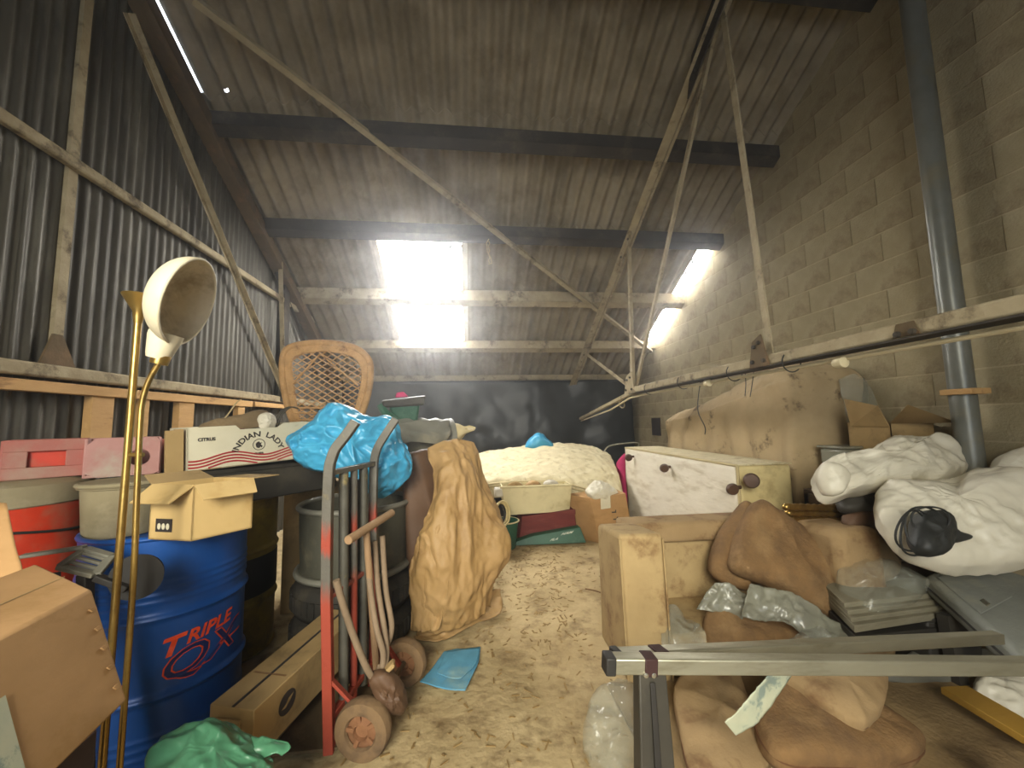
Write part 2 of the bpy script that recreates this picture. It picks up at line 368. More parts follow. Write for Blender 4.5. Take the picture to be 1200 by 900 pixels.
# --- floor
def floor_z(x, y):
    n = noise.noise(V((x*.9, y*.9, 0)))*.012 + noise.noise(V((x*4, y*4, 3)))*.006 + noise.noise(V((x*11, y*11, 5)))*.003
    return min(n - .008, .0)
m = MB(); nx, ny = 90, 150
vs = [(XL-.1+(XR-XL+.2)*i/nx, YB+(YF-YB+.1)*j/ny) for j in range(ny+1) for i in range(nx+1)]
m.add([(x, y, floor_z(x, y)) for x, y in vs], [(j*(nx+1)+i, j*(nx+1)+i+1, (j+1)*(nx+1)+i+1, (j+1)*(nx+1)+i) for j in range(ny) for i in range(nx)])
fl = m.build('floor', M['dirt'], smooth=60); fl['kind'] = 'structure'
# --- roof: corrugated sheets, each a part
ceil = structure('ceiling', (0, 0, 0))
PITCH_R, AMP_R = .15, .033
def roof_sheet(x0, x1, y0, y1, zo, parent, material, name, fn=roof, hole=None, flip=0):
    n = max(2, int(round((x1-x0)/PITCH_R*8))); ys = [y0, y1]
    xs = [x0+(x1-x0)*i/n for i in range(n+1)]
    if hole: ys = [y0, hole[1]-hole[2], hole[1]+hole[2], y1]
    m = MB(); vs = []; fs = []
    for t in (0, .009):
        for y in ys:
            vs += [(x, y, fn(y)+.03+zo+t+AMP_R*math.cos(2*math.pi*(x+1.1)/PITCH_R)) for x in xs]
    W = n+1; K = len(ys); Bo = W*K
    for j in range(K-1):
        for i in range(n):
            if hole and j == 1 and abs((xs[i]+xs[i+1])/2-hole[0]) < hole[2]: continue
            fs.append((j*W+i, (j+1)*W+i, (j+1)*W+i+1, j*W+i+1)); fs.append((Bo+j*W+i, Bo+j*W+i+1, Bo+(j+1)*W+i+1, Bo+(j+1)*W+i))
    for i in range(n):
        fs.append((i, i+1, Bo+i+1, Bo+i)); q = (K-1)*W; fs.append((q+i, Bo+q+i, Bo+q+i+1, q+i+1))
    return m.add(vs, fs).build(name, material, parent, smooth=50)
rows = [(.6, 2.62, .0, -2.3), (2.5, 3.56, -.012, -2.293), (3.44, 4.62, -.024, -2.33), (4.46, 6.5, -.036, -2.37), (6.38, 7.7, -.048, -2.37)]
edges = [-1.1-1.05, -1.1, -.05, 1.0, 2.05, 3.0, 3.2]
for k, (y0, y1, zo, xe) in enumerate(rows):
    xs = [xe]+edges
    if k != 3: xs = [xe]+edges[:5]+[3.2]
    for a, b in zip(xs, xs[1:]):
        if k == 3 and (abs(a+1.1) < .01 or abs(a-3.0) < .01): continue
        hole = (-2.07, 3.38, .014) if (k == 1 and a < -2.1 and b > -1.2) or (k == 1 and abs(a+2.15) < .01) else None
        roof_sheet(a-(.03 if a > xe+.01 else 0), b, y0, y1, zo + (.004 if int(a*3) % 2 else 0), ceil, M['asbestos'], 'roof_sheet', hole=hole)
for a in range(6):
    roof_sheet(-2.4+.95*a, -2.4+.95*(a+1), YB-.2, .62, .0, ceil, M['asbestos'], 'roof_sheet', fn=roof2)
MB().bar((XL, RIDGE, 5.78), (XR, RIDGE, 5.78), .3, .02).build('ridge_cap', M['asbestos'], ceil)
# rooflights
for k, (a, b) in enumerate(((-1.1, -.05), (3.0, 3.2))):
    wi = structure('window_%d' % (k+1), (a, 4.7, roof(4.7)))
    roof_sheet(a, b, 4.62, 6.5, -.034, wi, M['rooflight'], 'translucent_sheet')
    if k == 0:
        MB().bar((-.045, 4.55, roof(4.55)-.02), (-.045, 6.4, roof(6.4)-.02), .07, .012).build('flashing_strip', M['white_tub'], wi)
        MB().bar((-1.13, 4.55, roof(4.55)-.02), (-1.13, 6.4, roof(6.4)-.02), .06, .012).build('flashing_strip', M['asbestos'], wi)
# purlins (steel angles / timber)
for k, (y, h) in enumerate(((2.41, .2), (3.47, .22), (4.41, .2), (5.37, .17), (6.34, .15), (7.22, .12))):
    z = roof(y)-.005; d = .02
    hh = .125 if k < 3 else h-.02
    m = MB().frame((XL-.0, y-.03, z-h), (XR-XL, 0, 0), (0, .012, -.006), (0, 0, hh))
    m.frame((XL, y-.03, z-h), (XR-XL, 0, 0), (0, .1, -.053), (0, 0, .012))
    m.build('purlin', M['steel_dark'] if k < 3 else M['steel_dusty'], ceil, bevel=.003)
# --- left gable: corrugated iron sheets
wl = structure('wall_left', (XL, 2, 0)); PL = .078
def iron_sheet(y0, y1, z0, z1, xo, name='corrugated_sheet', mt='iron'):
    n = int(round((y1-y0)/PL*8)); m = MB(); vs = []; fs = []
    for t in (0, -.004):
        for s in range(2):
            for i in range(n+1):
                y = y0+(y1-y0)*i/n
                x = XL+xo+t+.0095*math.cos(2*math.pi*y/PL)
                z = z0 if s == 0 else (z1 if z1 is not None else roof2(y)+.045)
                vs.append((x, y, z))
    W = n+1
    for i in range(n):
        fs += [(i, W+i, W+i+1, i+1), (2*W+i, 2*W+i+1, 3*W+i+1, 3*W+i), (i, i+1, 2*W+i+1, 2*W+i), (W+i, 3*W+i, 3*W+i+1, W+i+1)]
    return m.add(vs, fs).build(name, M[mt], wl, smooth=60)
y = 1.0; k = 0
while y < 7.5:
    iron_sheet(y, min(y+.702, 7.5), 1.12, None, -.004*(k % 2)); y += .624; k += 1
y = 1.0; k = 0
while y < 7.5:
    iron_sheet(y, min(y+.702, 7.5), 0, 1.085, -.014-.004*(k % 2)); y += .624; k += 1
MB().box((XL-.03, (YB+1.0)/2, 2.6), (.03, 1.0-YB, 5.4)).build('rear_cladding', M['iron'], wl)
MB().box((XL+.045, 4.2, 1.625), (.05, 6.8, .075)).build('sheeting_rail', M['steel_dusty'], wl, bevel=.012)
MB().box((XL+.05, 4.0, 2.86), (.05, 6.4, .065)).build('sheeting_rail', M['steel_dusty'], wl, bevel=.012)
MB().box((XL+.06, 2.6, 1.535), (.05, 3.6, .06)).build('timber_plate', M['timber'], wl, bevel=.004)
MB().box((XL+.06, 4.9, 1.54), (.045, .9, .05)).build('timber_plate', M['timber'], wl, bevel=.004)
for px, wd, n in ((114, .15, 0), (214, .17, 0), (279, .12, 0), (165, .06, 0)):
    q = AX(px, 490, XL+.04)
    MB().box((XL+.045, q.y, 1.34), (.05, wd, .34)).build('timber_stud', M['timber'], wl, bevel=.004)
MB().angle((XL+.03, 2.43, 1.66), (XL+.03, 2.43, roof(2.43)-.2), .055, up=(0, 1, 0)).build('angle_post', M['steel_dusty'], wl)
MB().poly([(XL+.03, 2.36, 1.66), (XL+.03, 2.56, 1.66), (XL+.03, 2.47, 1.84), (XL+.03, 2.42, 1.84)], (.012, 0, 0)).build('foot_plate', M['rust'], wl)
MB().angle((XL+.075, 2.66, 4.1), (XL+.075, 5.12, 1.68), .05, up=(1, 0, 0)).build('diagonal_brace', M['steel_dusty'], wl)
MB().angle((XL+.1, 4.98, 1.68), (XL+.1, 4.78, 3.25), .05, up=(1, 0, 0)).build('angle_post', M['steel_dusty'], wl)
MB().box((XL+.06, 5.1, 2.4), (.04, .14, 1.6)).build('flat_post', M['steel_dark'], wl, bevel=.004)
MB().angle((XL+.04, 4.85, 3.15), (XL+.04, 6.2, 2.05), .04, up=(1, 0, 0)).build('diagonal_brace', M['steel_dark'], wl)
MB().bar((XL+.07, 1.0, roof(1.0)-.22), (XL+.07, 7.3, roof(7.3)-.22), .14, .11).build('gable_rafter', M['rust'], wl, bevel=.006)
MB().bar((XL+.12, 2.5, roof(2.5)-.285), (XL+.12, 7.3, roof(7.3)-.285), .05, .03).build('rafter_flange', M['rust'], wl, bevel=.004)
# --- right wall: concrete blocks, each a part
wr = structure('wall_right', (XR, 2, 0))
MB().box((XR+.06, (YB+YF)/2, 1.0), (.11, YF-YB, 2.0)).build('mortar_bed', M['mortar'], wr)
m = MB(); m.poly([(XR+.0045, YB, 0), (XR+.0045, YF, 0), (XR+.0045, YF, roof(YF)), (XR+.0045, RIDGE, roof(RIDGE)), (XR+.0045, YB, roof2(YB))], (.1, 0, 0)).build('mortar_bed', M['mortar'], wr, smooth=0)
BW, BH = .45, .2248
def block_mesh(wd):
    b = MB().box((0, 0, 0), (.1, wd-.005, BH-.011)).build('block', M['block'], None, bevel=0)
    return b
proto = block_mesh(BW); proto2 = block_mesh(BW/2)
bl = []
rb = random.Random(3)
for c in range(24):
    z = .0+BH*(c+.5); y = .9 - (BW/2 if c % 2 else 0) + .11
    while y < YF:
        if z-BH/2 < roof(y)+.02 and z > .3: bl.append((y+BW/2, z))
        y += BW
bl.sort(key=lambda q: q[0])
first = True
for y, z in bl[:330]:
    if y < 1.35 or (y < 2.2 and z < .5): continue
    share(proto, 'block', wr, (XR+.05-XR+rb.uniform(-.0015, .001), y-2, z))
bpy.data.objects.remove(proto); bpy.data.objects.remove(proto2)
MB().box((XR-.005, AX(770, 511, XR).y, 1.17), (.02, .3, .3)).build('vent_opening', M['black_print'], wr)
for a, b in (((846, 335), (846, 325)), ((838, 352), (826, 358))):
    pass
# --- far end wall and its black sheeting
wf = structure('wall_far', (0, YF, 0))
MB().box((0.4, YF+.06, .95), (XR-XL+.2, .1, 1.95)).build('rendered_wall', M['block'], wf)
wb = structure('wall_back', (0, YB, 0))
MB().box((XL+.45, YB, 2), (.9, .1, 3.9)).build('wall_panel', M['iron'], wb); MB().box((XR-.85, YB, 2), (1.7, .1, 3.9)).build('wall_panel', M['iron'], wb)
MB().box((.0, YB, 3.3), (3.0, .1, 1.0)).build('wall_panel', M['iron'], wb)
m = MB(); vs = []; nx, nz = 120, 40; x0, x1 = -2.2, 3.05
for j in range(nz+1):
    for i in range(nx+1):
        x = x0+(x1-x0)*i/nx; z = 2.05*j/nz
        a = (1-j/nz)
        yy = 7.1+.05*math.sin(x*4+2*noise.noise(V((x, z, 0))))*(.3+a)+.06*noise.noise(V((x*2, z*1.5, 2)))+.03*crumple((x, 0, z), 2.5, 3)
        vs.append((x, yy, z))
m.add(vs, [(j*(nx+1)+i, j*(nx+1)+i+1, (j+1)*(nx+1)+i+1, (j+1)*(nx+1)+i) for j in range(nz) for i in range(nx)])
o = m.build('plastic_sheet', M['plastic_black'], None, (0, 7.1, 2.0), smooth=180, solid=.004)
tag(o, 'black plastic sheeting hung across the low far end under the eaves', 'plastic sheet')

# scatter volume added to give the glow around the rooflights
def hazemat(d):
    m = bpy.data.materials.new('glow_volume'); m.use_nodes = True; nt = m.node_tree
    for n in list(nt.nodes): nt.nodes.remove(n)
    o = nt.nodes.new('ShaderNodeOutputMaterial'); v = nt.nodes.new('ShaderNodeVolumeScatter')
    v.inputs['Density'].default_value = d; v.inputs['Anisotropy']  .default_value = .87; v.inputs['Color'].default_value = (.95, .97, 1, 1)
    nt.links.new(v.outputs[0], o.inputs['Volume']); return m
HAZE = 0.024
hz = MB().poly([(XL-.5, YB-.3, -.2), (XL-.5, YF+.3, -.2), (XL-.5, YF+.3, roof(YF)+.3), (XL-.5, RIDGE, roof(RIDGE)+.3), (XL-.5, YB-.3, roof2(YB)+.3)], (XR-XL+1.0, 0, 0)).build('glow_haze', hazemat(HAZE), None, (0, 3, 1.5), smooth=0)
tag(hz, 'thin haze volume added for the glow around the rooflights', None, None, 'stuff')

# ================================================================== ROOF TRUSS, BRACES, PIPES
XT = 1.95
def rz(y): return roof(y)-.27
tr = thing('roof_truss', 'cream painted steel roof truss with tie beam and struts', 'truss', (XT, 4.5, 1.65))
m = MB(); m.angle((XT, 1.0, rz(1.0)), (XT, 7.2, rz(7.2)), .09, .008, up=(0, 0, 1), flip=-1); m.angle((XT+.01, 1.0, rz(1.0)), (XT+.01, 7.2, rz(7.2)), .03, .008, flip=1)
m.build('rafter', M['steel_dusty'], tr, bevel=.003)
YT = 4.5
m = MB().bar((XT, -.6, 1.69), (XT, YT+.05, 1.645), .09, .07); m.build('tie_beam', M['steel_dusty'], tr, bevel=.012)
m = MB().frame((XT-.055, -.6, 1.645), (.11, 0, 0), (0, YT+.6, -.045), (0, 0, .008)); m.build('tie_flange', M['steel_dark'], tr)
m = MB().bar((XT, YT-.02, 1.63), (XT+.06, 7.0, 1.33), .05, .045); m.build('bottom_chord', M['steel_dusty'], tr, bevel=.005)
m = MB().angle((XT-.03, 4.42, rz(4.42)), (XT-.03, YT, 1.66), .055, up=(1, 0, 0)); m.build('strut', M['steel_dusty'], tr)
m = MB().angle((XT, 2.72, rz(2.72)-.0), (XT+.01, YT+.0, 1.68), .045, up=(1, 0, 0)); m.build('strut', M['steel_dusty'], tr)
m = MB().angle((XT, 2.55, rz(2.55)), (XT, 2.36, 1.7), .05, up=(1, 0, 0)); m.build('strut', M['steel_dusty'], tr)
m = MB().angle((XT+.02, 6.35, rz(6.35)), (XT+.02, YT+.12, 1.66), .05, up=(1, 0, 0)); m.build('strut', M['steel_dusty'], tr)
def gusset(pts, n, name='gusset_plate', mt='rust'):
    g = MB().poly(pts, (.01, 0, 0)).build(name, M[mt], tr)
    c = sum((V(p) for p in pts), V((0, 0, 0)))/len(pts)
    for k in range(n):
        p = c.lerp(V(pts[k % len(pts)]), .55); MB().lathe([(.012, -.014), (.014, -.004), (.014, .0)], p, (1, 0, 0), 8).build('bolt', M['steel_dark'], g)
gusset([(XT-.05, 4.36, 1.6), (XT-.05, 4.66, 1.6), (XT-.05, 4.58, 1.82), (XT-.05, 4.42, 1.86)], 4, mt='steel_dusty')
gusset([(XT-.055, 2.28, 1.62), (XT-.055, 2.46, 1.62), (XT-.055, 2.42, 1.80), (XT-.055, 2.34, 1.84)], 4, mt='rust')
gusset([(XT-.06, 4.2, rz(4.2)-.06), (XT-.06, 4.62, rz(4.62)-.06), (XT-.06, 4.55, rz(4.55)+.08), (XT-.06, 4.25, rz(4.25)+.08)], 3, mt='steel_dusty')
gusset([(XT-.06, 2.4, rz(2.4)-.1), (XT-.06, 2.95, rz(2.95)-.12), (XT-.06, 2.85, rz(2.85)+.14), (XT-.06, 2.4, rz(2.4)+.14)], 3, mt='steel_dark')
gusset([(XT-.05, 6.2, rz(6.2)-.07), (XT-.05, 6.5, rz(6.5)-.07), (XT-.05, 6.45, rz(6.45)+.06), (XT-.05, 6.25, rz(6.25)+.06)], 2, mt='steel_dusty')
gusset([(XT-.05, 1.44, 1.64), (XT-.05, 1.55, 1.64), (XT-.05, 1.53, 1.70), (XT-.05, 1.46, 1.70)], 2, mt='rust')
# wind brace crossing under the purlins
def wbz(y): return roof(y)-.26
a, b = V((-1.9, 2.7, wbz(2.7))), V((3.1, 6.27, wbz(6.27)))
o = MB().angle(a, b, .05, .006, up=(0, .5, 1), flip=-1).build('wind_brace', M['steel_dusty'], None, a)
tag(o, 'long thin steel angle running diagonally under the roof purlins', 'brace')
p = A(573, 283, 4.35)
m = MB(); q = [p+V((.01*math.sin(i*2.1), 0, -.028*i)) for i in range(10)]
m.tube(q, .006, 6); m.tube([p+V((0, 0, .03)), p+V((-.03, 0, -.02)), p+V((-.02, 0, -.12)), p+V((.02, 0, -.2)), p+V((.03, 0, -.26)), p+V((-.01, 0, -.27))], .006, 6)
tag(m.build('rope', M['rope'], None, p), 'short frayed rope dangling from the diagonal brace beside the bright rooflight', 'rope')
# conduit clipped under the tie
cd = thing('conduit', 'thin pale conduit pipe clipped below the tie beam', 'pipe', (XT, 3, 1.57))
m = MB().tube([(XT+.02, -.6, 1.612), (XT+.02, 2.3, 1.594), (XT+.01, 4.3, 1.578), (XT+.0, 4.62, 1.56), (XT+.04, 5.4, 1.44), (XT+.07, 7.0, 1.29)], .011, 8); m.build('conduit_tube', M['ceramic'], cd)
for px, py in ((984, 425), (829, 449)):
    q = AX(px, py, XT); MB().lathe([(.02, -.03), (.03, -.028), (.03, .02), (.02, .03)], q, (0, 1, 0), 12).build('junction_box', M['ceramic'], cd, bevel=.003)
for px in (928, 860, 800, 760):
    q = AX(px, 430, XT); MB().torus((XT, q.y, 1.63), (0, 1, 0), .062, .004, 20, 6, 1).build('wire_tie', M['cable'], cd)
m = MB().torus((XT+.03, 4.95, 1.50), (.6, .2, .2), .05, .006, 20, 6); m.build('hook_loop', M['steel_dusty'], cd)
def wire(pts, label, r=.004, name='hanging_wire', mt='cable'):
    P = spline([A(*q) for q in pts], 16); return tag(MB().tube(P, r, 6).build(name, M[mt], None, P[0]), label, 'wire')
wire([(822, 442, 3.3), (819, 460, 3.3), (818, 482, 3.3), (826, 500, 3.26), (826, 509, 3.24)], 'dark wire hanging from the tie beam down over the beige dust sheet')
wire([(873, 431, 2.77), (874, 450, 2.77), (873, 464, 2.77)], 'left of two short wire ends below the tie beam near the strut foot', .003)
wire([(884, 429, 2.7), (882, 446, 2.7), (879, 465, 2.7)], 'right of two short wire ends below the tie beam near the strut foot', .003)
# grey soil pipe on the right wall
pp = thing('soil_pipe', 'tall grey pipe standing against the concrete block wall', 'pipe', (3.0, 1.98, 0))
PX0, PY0 = 3.03, 2.11
MB().tube([(PX0, PY0, 0), (PX0, PY0, 4.75)], .062, 20).build('pipe_tube', M['pipe'], pp, smooth=60)
MB().box((PX0-.01, PY0-.02, 1.43), (.14, .16, .035)).build('wooden_collar', M['timber'], pp, bevel=.004)

# ================================================================== LEFT PILE
def drum(name, label, cx, cy, rad, h, body, rings, lid=None, cat='drum', loc_z=0, lidmat=None):
    t = thing(name, label, cat, (cx, cy, loc_z))
    pr = [(rad*.97, 0), (rad, .012)]
    N = 150
    for i in range(1, N):
        z = h*i/N; r = rad
        for rz_, am, wd in rings: r += am*math.exp(-((z-rz_*h)/(wd*h))**2)
        pr.append((r, z))
    pr += [(rad, h-.012), (rad*.985, h-.006), (rad*.96, h-.006), (rad*.95, h-.02), (0.001, h-.02)]
    MB().lathe(pr, (cx, cy, loc_z), n=64).build('drum_body', body, t, smooth=40)
    MB().torus((cx, cy, loc_z+h-.008), (0, 0, 1), rad*.99, .011, 64, 8).build('rim', lidmat or body, t, smooth=60)
    MB().torus((cx, cy, loc_z+.012), (0, 0, 1), rad*.99, .011, 64, 8).build('bottom_rim', body, t, smooth=60)
    return t
BC = V((-1.325, 1.956)); BR = .283
small = [(.72+.03*k, .004, .008) for k in range(4)] + [(.07+.035*k, .004, .009) for k in range(4)]
bd = drum('oil_drum', 'blue steel oil drum with orange lettering under the open carton', BC.x, BC.y, BR, .885, M['blue'], [(.655, .013, .014), (.33, .013, .014)]+small)
dirc = -BC.normalized(); a0 = math.atan2(dirc.y, dirc.x)
def on_drum(x, z, e=.0025):
    a = a0 + x/BR; return (BC.x+(BR+e)*math.cos(a), BC.y+(BR+e)*math.sin(a), z)
UPR = .10   # lettering climbs slightly to the right
lx = .105
lettering('T', .11, lambda x, y: on_drum(lx-.09+x, .44+y*.85+(x-.09)*UPR), 'drum_lettering', M['orange_print'], bd, .25, .004)
lettering('RIPLE', .068, lambda x, y: on_drum(lx+.045+x*1.08, .462+y+(x+.0)*UPR), 'drum_lettering', M['orange_print'], bd, .25, .002)
for off, mt, e in ((.005, 'orange_print', .0022), (.0, 'blue_dark', .0034)):
    lettering('QX', .165, lambda x, y: on_drum(lx+.015+x*1.12, .352+y*.85+x*UPR, e), 'drum_lettering', M[mt], bd, .3, off)
m = MB()
for s0, s1 in ((-.36, -.10), (.19, .31)):
    n = 14; vs = []
    for i in range(n+1):
        x = s0+(s1-s0)*i/n; vs += [on_drum(x, .372+x*UPR), on_drum(x, .380+x*UPR)]
    m.add(vs, [(2*i, 2*i+2, 2*i+3, 2*i+1) for i in range(n)])
m.build('print_line', M['orange_print'], bd)
yd = drum('steel_drum', 'yellow and black steel drum behind the blue oil drum', -1.49, 2.62, .285, .88, M['yellow_drum'], [(.66, .012, .015), (.33, .012, .015)])
m = MB().lathe([(.288, .33), (.2905, .335), (.2905, .54), (.288, .545)], (-1.49, 2.62, 0), n=64, cap=False); m.build('black_band', M['black_paint'], yd)
# tyres with the dark tub on them
for k in range(2):
    t = thing('tyre', ('lower worn black tyre on the floor behind the sack truck', 'upper worn black tyre holding up the dark tub')[k], 'tyre', (-.72, 2.66, .2*k), 'tyres stacked behind the sack truck')
    z = .1+.2*k
    pr = [(.2, -.085), (.26, -.1), (.33, -.085), (.352, -.05), (.352, .05), (.33, .085), (.26, .1), (.2, .085), (.19, .06), (.19, -.06), (.2, -.085)]
    MB().lathe(pr, (-.72, 2.66, z), n=48, cap=False).build('tyre_casing', M['rubber'], t, smooth=50)
    m = MB()
    for i in range(48):
        a = 2*math.pi*i/48; c = V((-.72+.355*math.cos(a), 2.66+.355*math.sin(a), z)); m.box(c, (.012, .03, .08), Matrix.Rotation(a, 3, 'Z'))
    m.build('tread', M['rubber'], t)['kind'] = 'stuff'
db = thing('dark_tub', 'big dusty dark green open tub standing on tyres', 'tub', (-.72, 2.66, .4))
MB().lathe([(.30, .4), (.305, .41), (.335, .42), (.338, .445), (.31, .455), (.32, .6), (.325, .8), (.335, .805), (.335, .815), (.315, .815), (.31, .46), (.001, .45)], (-.72, 2.66, 0), n=56).build('tub_body', M['tub'], db, smooth=40)
MB().torus((-.72, 2.66, .81), (0, 0, 1), .328, .016, 56, 10).build('tub_rim', M['grey_plastic'], db, smooth=60)
MB().torus((-.72, 2.66, .435), (0, 0, 1), .33, .018, 56, 10).build('base_ring', M['grey_plastic'], db, smooth=60)
# red tub, grey tub, crates
rt = thing('red_tub', 'big red tub with a dusty grey lid beside the blue drum', 'tub', (-2.05, 2.0, 0))
rc = (-2.05, 2.0, 0)
MB().lathe([(.235, 0), (.25, .02), (.272, .6), (.279, 1.0), (.26, 1.01), (.001, 1.02)], rc, n=56).build('tub_body', M['red_plastic'], rt, smooth=40)
MB().lathe([(.282, .985), (.287, .99), (.287, 1.03), (.275, 1.07), (.24, 1.088), (.001, 1.09)], rc, n=56).build('lid', M['dust_grey'], rt, smooth=40)
m = MB().tube([(rc[0]+.281*math.cos(a), rc[1]+.281*math.sin(a), .885-.025*math.sin(2*a+1)) for a in [i*2*math.pi/40 for i in range(41)]], .006, 6); m.build('strap', M['cable'], rt)
gt = thing('grey_tub', 'dusty grey plastic tub standing on the blue drum lid', 'tub', (-1.46, 1.88, .87))
MB().lathe([(.118, .868), (.125, .88), (.138, 1.06), (.148, 1.062), (.148, 1.082), (.001, 1.085)], (-1.46, 1.88, 0), n=40).build('tub_body', M['dust_grey'], gt, smooth=40)
MB().torus((-1.46, 1.88, 1.075), (0, 0, 1), .146, .01, 40, 8).build('lid_rim', M['dust_grey'], gt, smooth=60)
def crate(label, c, size, rz, mt, slot):
    t = thing('plastic_crate', label, 'crate', c, 'dusty red crates along the iron wall')
    R = Matrix.Rotation(rz, 3, 'Z'); c = V(c); wx, wy, h = size
    def b(ctr, d, name, m_=None): MB().box(c+R @ V(ctr), d, R).build(name, M[m_ or mt], t, bevel=.004)
    th = .012
    b((0, 0, .006), (wx, wy, th), 'crate_base'); b((0, wy/2, h/2), (wx, th, h), 'back_wall')
    for s in (-1, 1): b((s*wx/2, 0, h/2), (th, wy, h), 'end_wall')
    f = -wy/2
    if slot == 'rect':
        b((0, f, h*.15), (wx, th, h*.3), 'front_wall'); b((0, f, h*.85), (wx, th, h*.3), 'front_wall')
        for s in (-1, 1): b((s*wx*.36, f, h*.5), (wx*.28, th, h*.42), 'front_wall')
        b((0, f+.02, h*.5), (wx*.46, .006, h*.42), 'inner_panel', 'red_plastic')
    else:
        n = 28; vs = []; hr = h*.22; cx, cz = slot
        sq = []
        for i in range(n):
            a = 2*math.pi*(i+.5)/n; d = V((math.cos(a), math.sin(a)))
            tx = min(((wx/2-cx) if d.x > 0 else (wx/2+cx))/max(abs(d.x), 1e-6), ((h-cz) if d.y > 0 else cz)/max(abs(d.y), 1e-6))
            sq.append((cx+d.x*tx, cz+d.y*tx)); 
        for yy in (f-th/2, f+th/2):
            vs += [c+R @ V((cx+hr*math.cos(2*math.pi*(i+.5)/n), yy, cz+hr*math.sin(2*math.pi*(i+.5)/n))) for i in range(n)]
            vs += [c+R @ V((p[0], yy, p[1])) for p in sq]
        fs = []
        for i in range(n):
            j = (i+1) % n; fs += [(i, j, n+j, n+i), (2*n+i, 3*n+i, 3*n+j, 2*n+j), (i, 2*n+i, 2*n+j, j), (n+i, n+j, 3*n+j, 3*n+i)]
        MB().add(vs, fs).build('front_wall', M[mt], t, smooth=30)
    return t
crate('dusty red plastic crate with hand slot standing on red tub', (-1.94, 2.06, 1.09), (.25, .2, .17), .72, 'red_dusty', 'rect')
crate('dusty pink plastic crate with round hole standing above grey tub', (-1.62, 2.06, 1.09), (.24, .2, .17), .66, 'red_dusty2', (.05, .08))
crate('small red crate end behind the lettered white fruit box', (-1.66, 2.44, 1.02), (.3, .22, .22), .6, 'red_dusty', (.0, .11))
t = thing('storage_bin', 'dull metal bin hidden under the small red crate', 'bin', (-1.85, 2.33, 0))
MB().box((-2.02, 2.55, .5), (.42, .4, 1.0)).build('bin_body', M['steel_dark'], t, bevel=.02)
# open carton on the drum
def carton(t, o, a, b, c, mt, open_top=True, th=.005, tape=None, bevel=.003):
    """walls as parts of thing t: corner o, edges a (front), b (depth), c (up)"""
    o, a, b, c = V(o), V(a), V(b), V(c)
    A_, B_, C_ = a.normalized()*th, b.normalized()*th, c.normalized()*th
    m = MB(); m.frame(o, a, B_, c); m.frame(o+b-B_, a, B_, c); m.frame(o, A_, b, c); m.frame(o+a-A_, A_, b, c); m.frame(o, a, b, C_)
    if not open_top: m.frame(o+c-C_, a, b, C_)
    return m.build('carton_body', M[mt], t)
def flap(t, p, e, out, mt, th=.004, name='flap'):
    p, e, out = V(p), V(e), V(out); n = e.cross(out).normalized()*th
    m = MB(); k = e.normalized()*.008
    m.hexa([p, p+e, p+e-k*1.5+out, p+k*1.5+out, p+n, p+e+n, p+e-k*1.5+out+n, p+k*1.5+out+n])
    return m.build(name, M[mt], t)
O = A(225, 618, 1.62); O.z = .882
u = V((.125, .165, 0)); v = V((-.19, .06, 0)); c = V((0, 0, .205))
u = u*1.0
t = thing('open_carton', 'small open cardboard carton with folded flaps on the blue drum', 'carton', O)
carton(t, O, u, v, c, 'carton3')
flap(t, O+c, u, V((.05, -.045, -.05)), 'carton3'); flap(t, O+c+v, -v, V((-.03, -.07, -.055)), 'carton3')
flap(t, O+c+u, v, V((.07, .09, .0)), 'carton2'); flap(t, O+c+v+u, -u, V((-.08, .05, .03)), 'carton2')
W_ = (-v).normalized(); n_ = W_.cross(V((0, 0, 1))).normalized()*-1
def on_carton(x, z): return O + v*.72 + W_*(x) + V((0, 0, z)) - V((u.x, u.y, 0)).normalized()*.002
MB().frame(on_carton(-.02, .03), W_*.075, (0, 0, .048), (-.001, -.001, 0)).build('printed_label', M['black_print'], t)
m = MB()
for k in range(3):
    ctr = on_carton(-.003+.02*k, .05) - V((u.x, u.y, 0)).normalized()*.0015
    m.poly([ctr+W_*.008*math.cos(a)+V((0, 0, .012*math.sin(a))) for a in [i*math.pi/4 for i in range(8)]], (-.0005, -.0005, 0))
m.build('label_mark', M['white_board'], t)
# charcoal slab under the fruit box
sd = V((.6, .8, 0)); sp = V((-.8, .6, 0)); S0 = V((-1.36, 2.12, .892))
t = thing('charcoal_case', 'long flat charcoal case under the lettered white fruit box', 'case', S0)
MB().frame(S0, sd*.8, sp*.42, (0, 0, .165)).build('case_body', M['dark_box'], t, bevel=.008)
MB().frame(S0+V((0, 0, .165))-sd*.008-sp*-.0+V((0, 0, 0)), sd*.816, sp*.43, (0, 0, .025)).build('case_lid', M['dark_box'], t, bevel=.006)
# the lettered fruit box
F0 = A(219, 553, 2.1); F1 = A(390, 526, 2.62)
F0.z = 1.085; F1.z = 1.115
fd = (F1-F0); FLEN = fd.length; fd.normalize(); fu = V((0, 0, 1)); fu = (fu-fd*fu.dot(fd)).normalized(); fn = fd.cross(fu).normalized()
if fn.dot(EYE-F0) < 0: fn = -fn
FH = .215
def fb(x, z, e=0): return F0+fd*x+fu*z+fn*e
t = thing('fruit_box', 'white cardboard fruit box lettered INDIAN LADY on the charcoal case', 'box', F0)
n0, n1 = FLEN*.28, FLEN*.56
out = [(0, 0), (FLEN, 0), (FLEN, FH), (n1+.03, FH), (n1, FH-.022), (n0+.02, FH-.022), (n0, FH), (0, FH)]
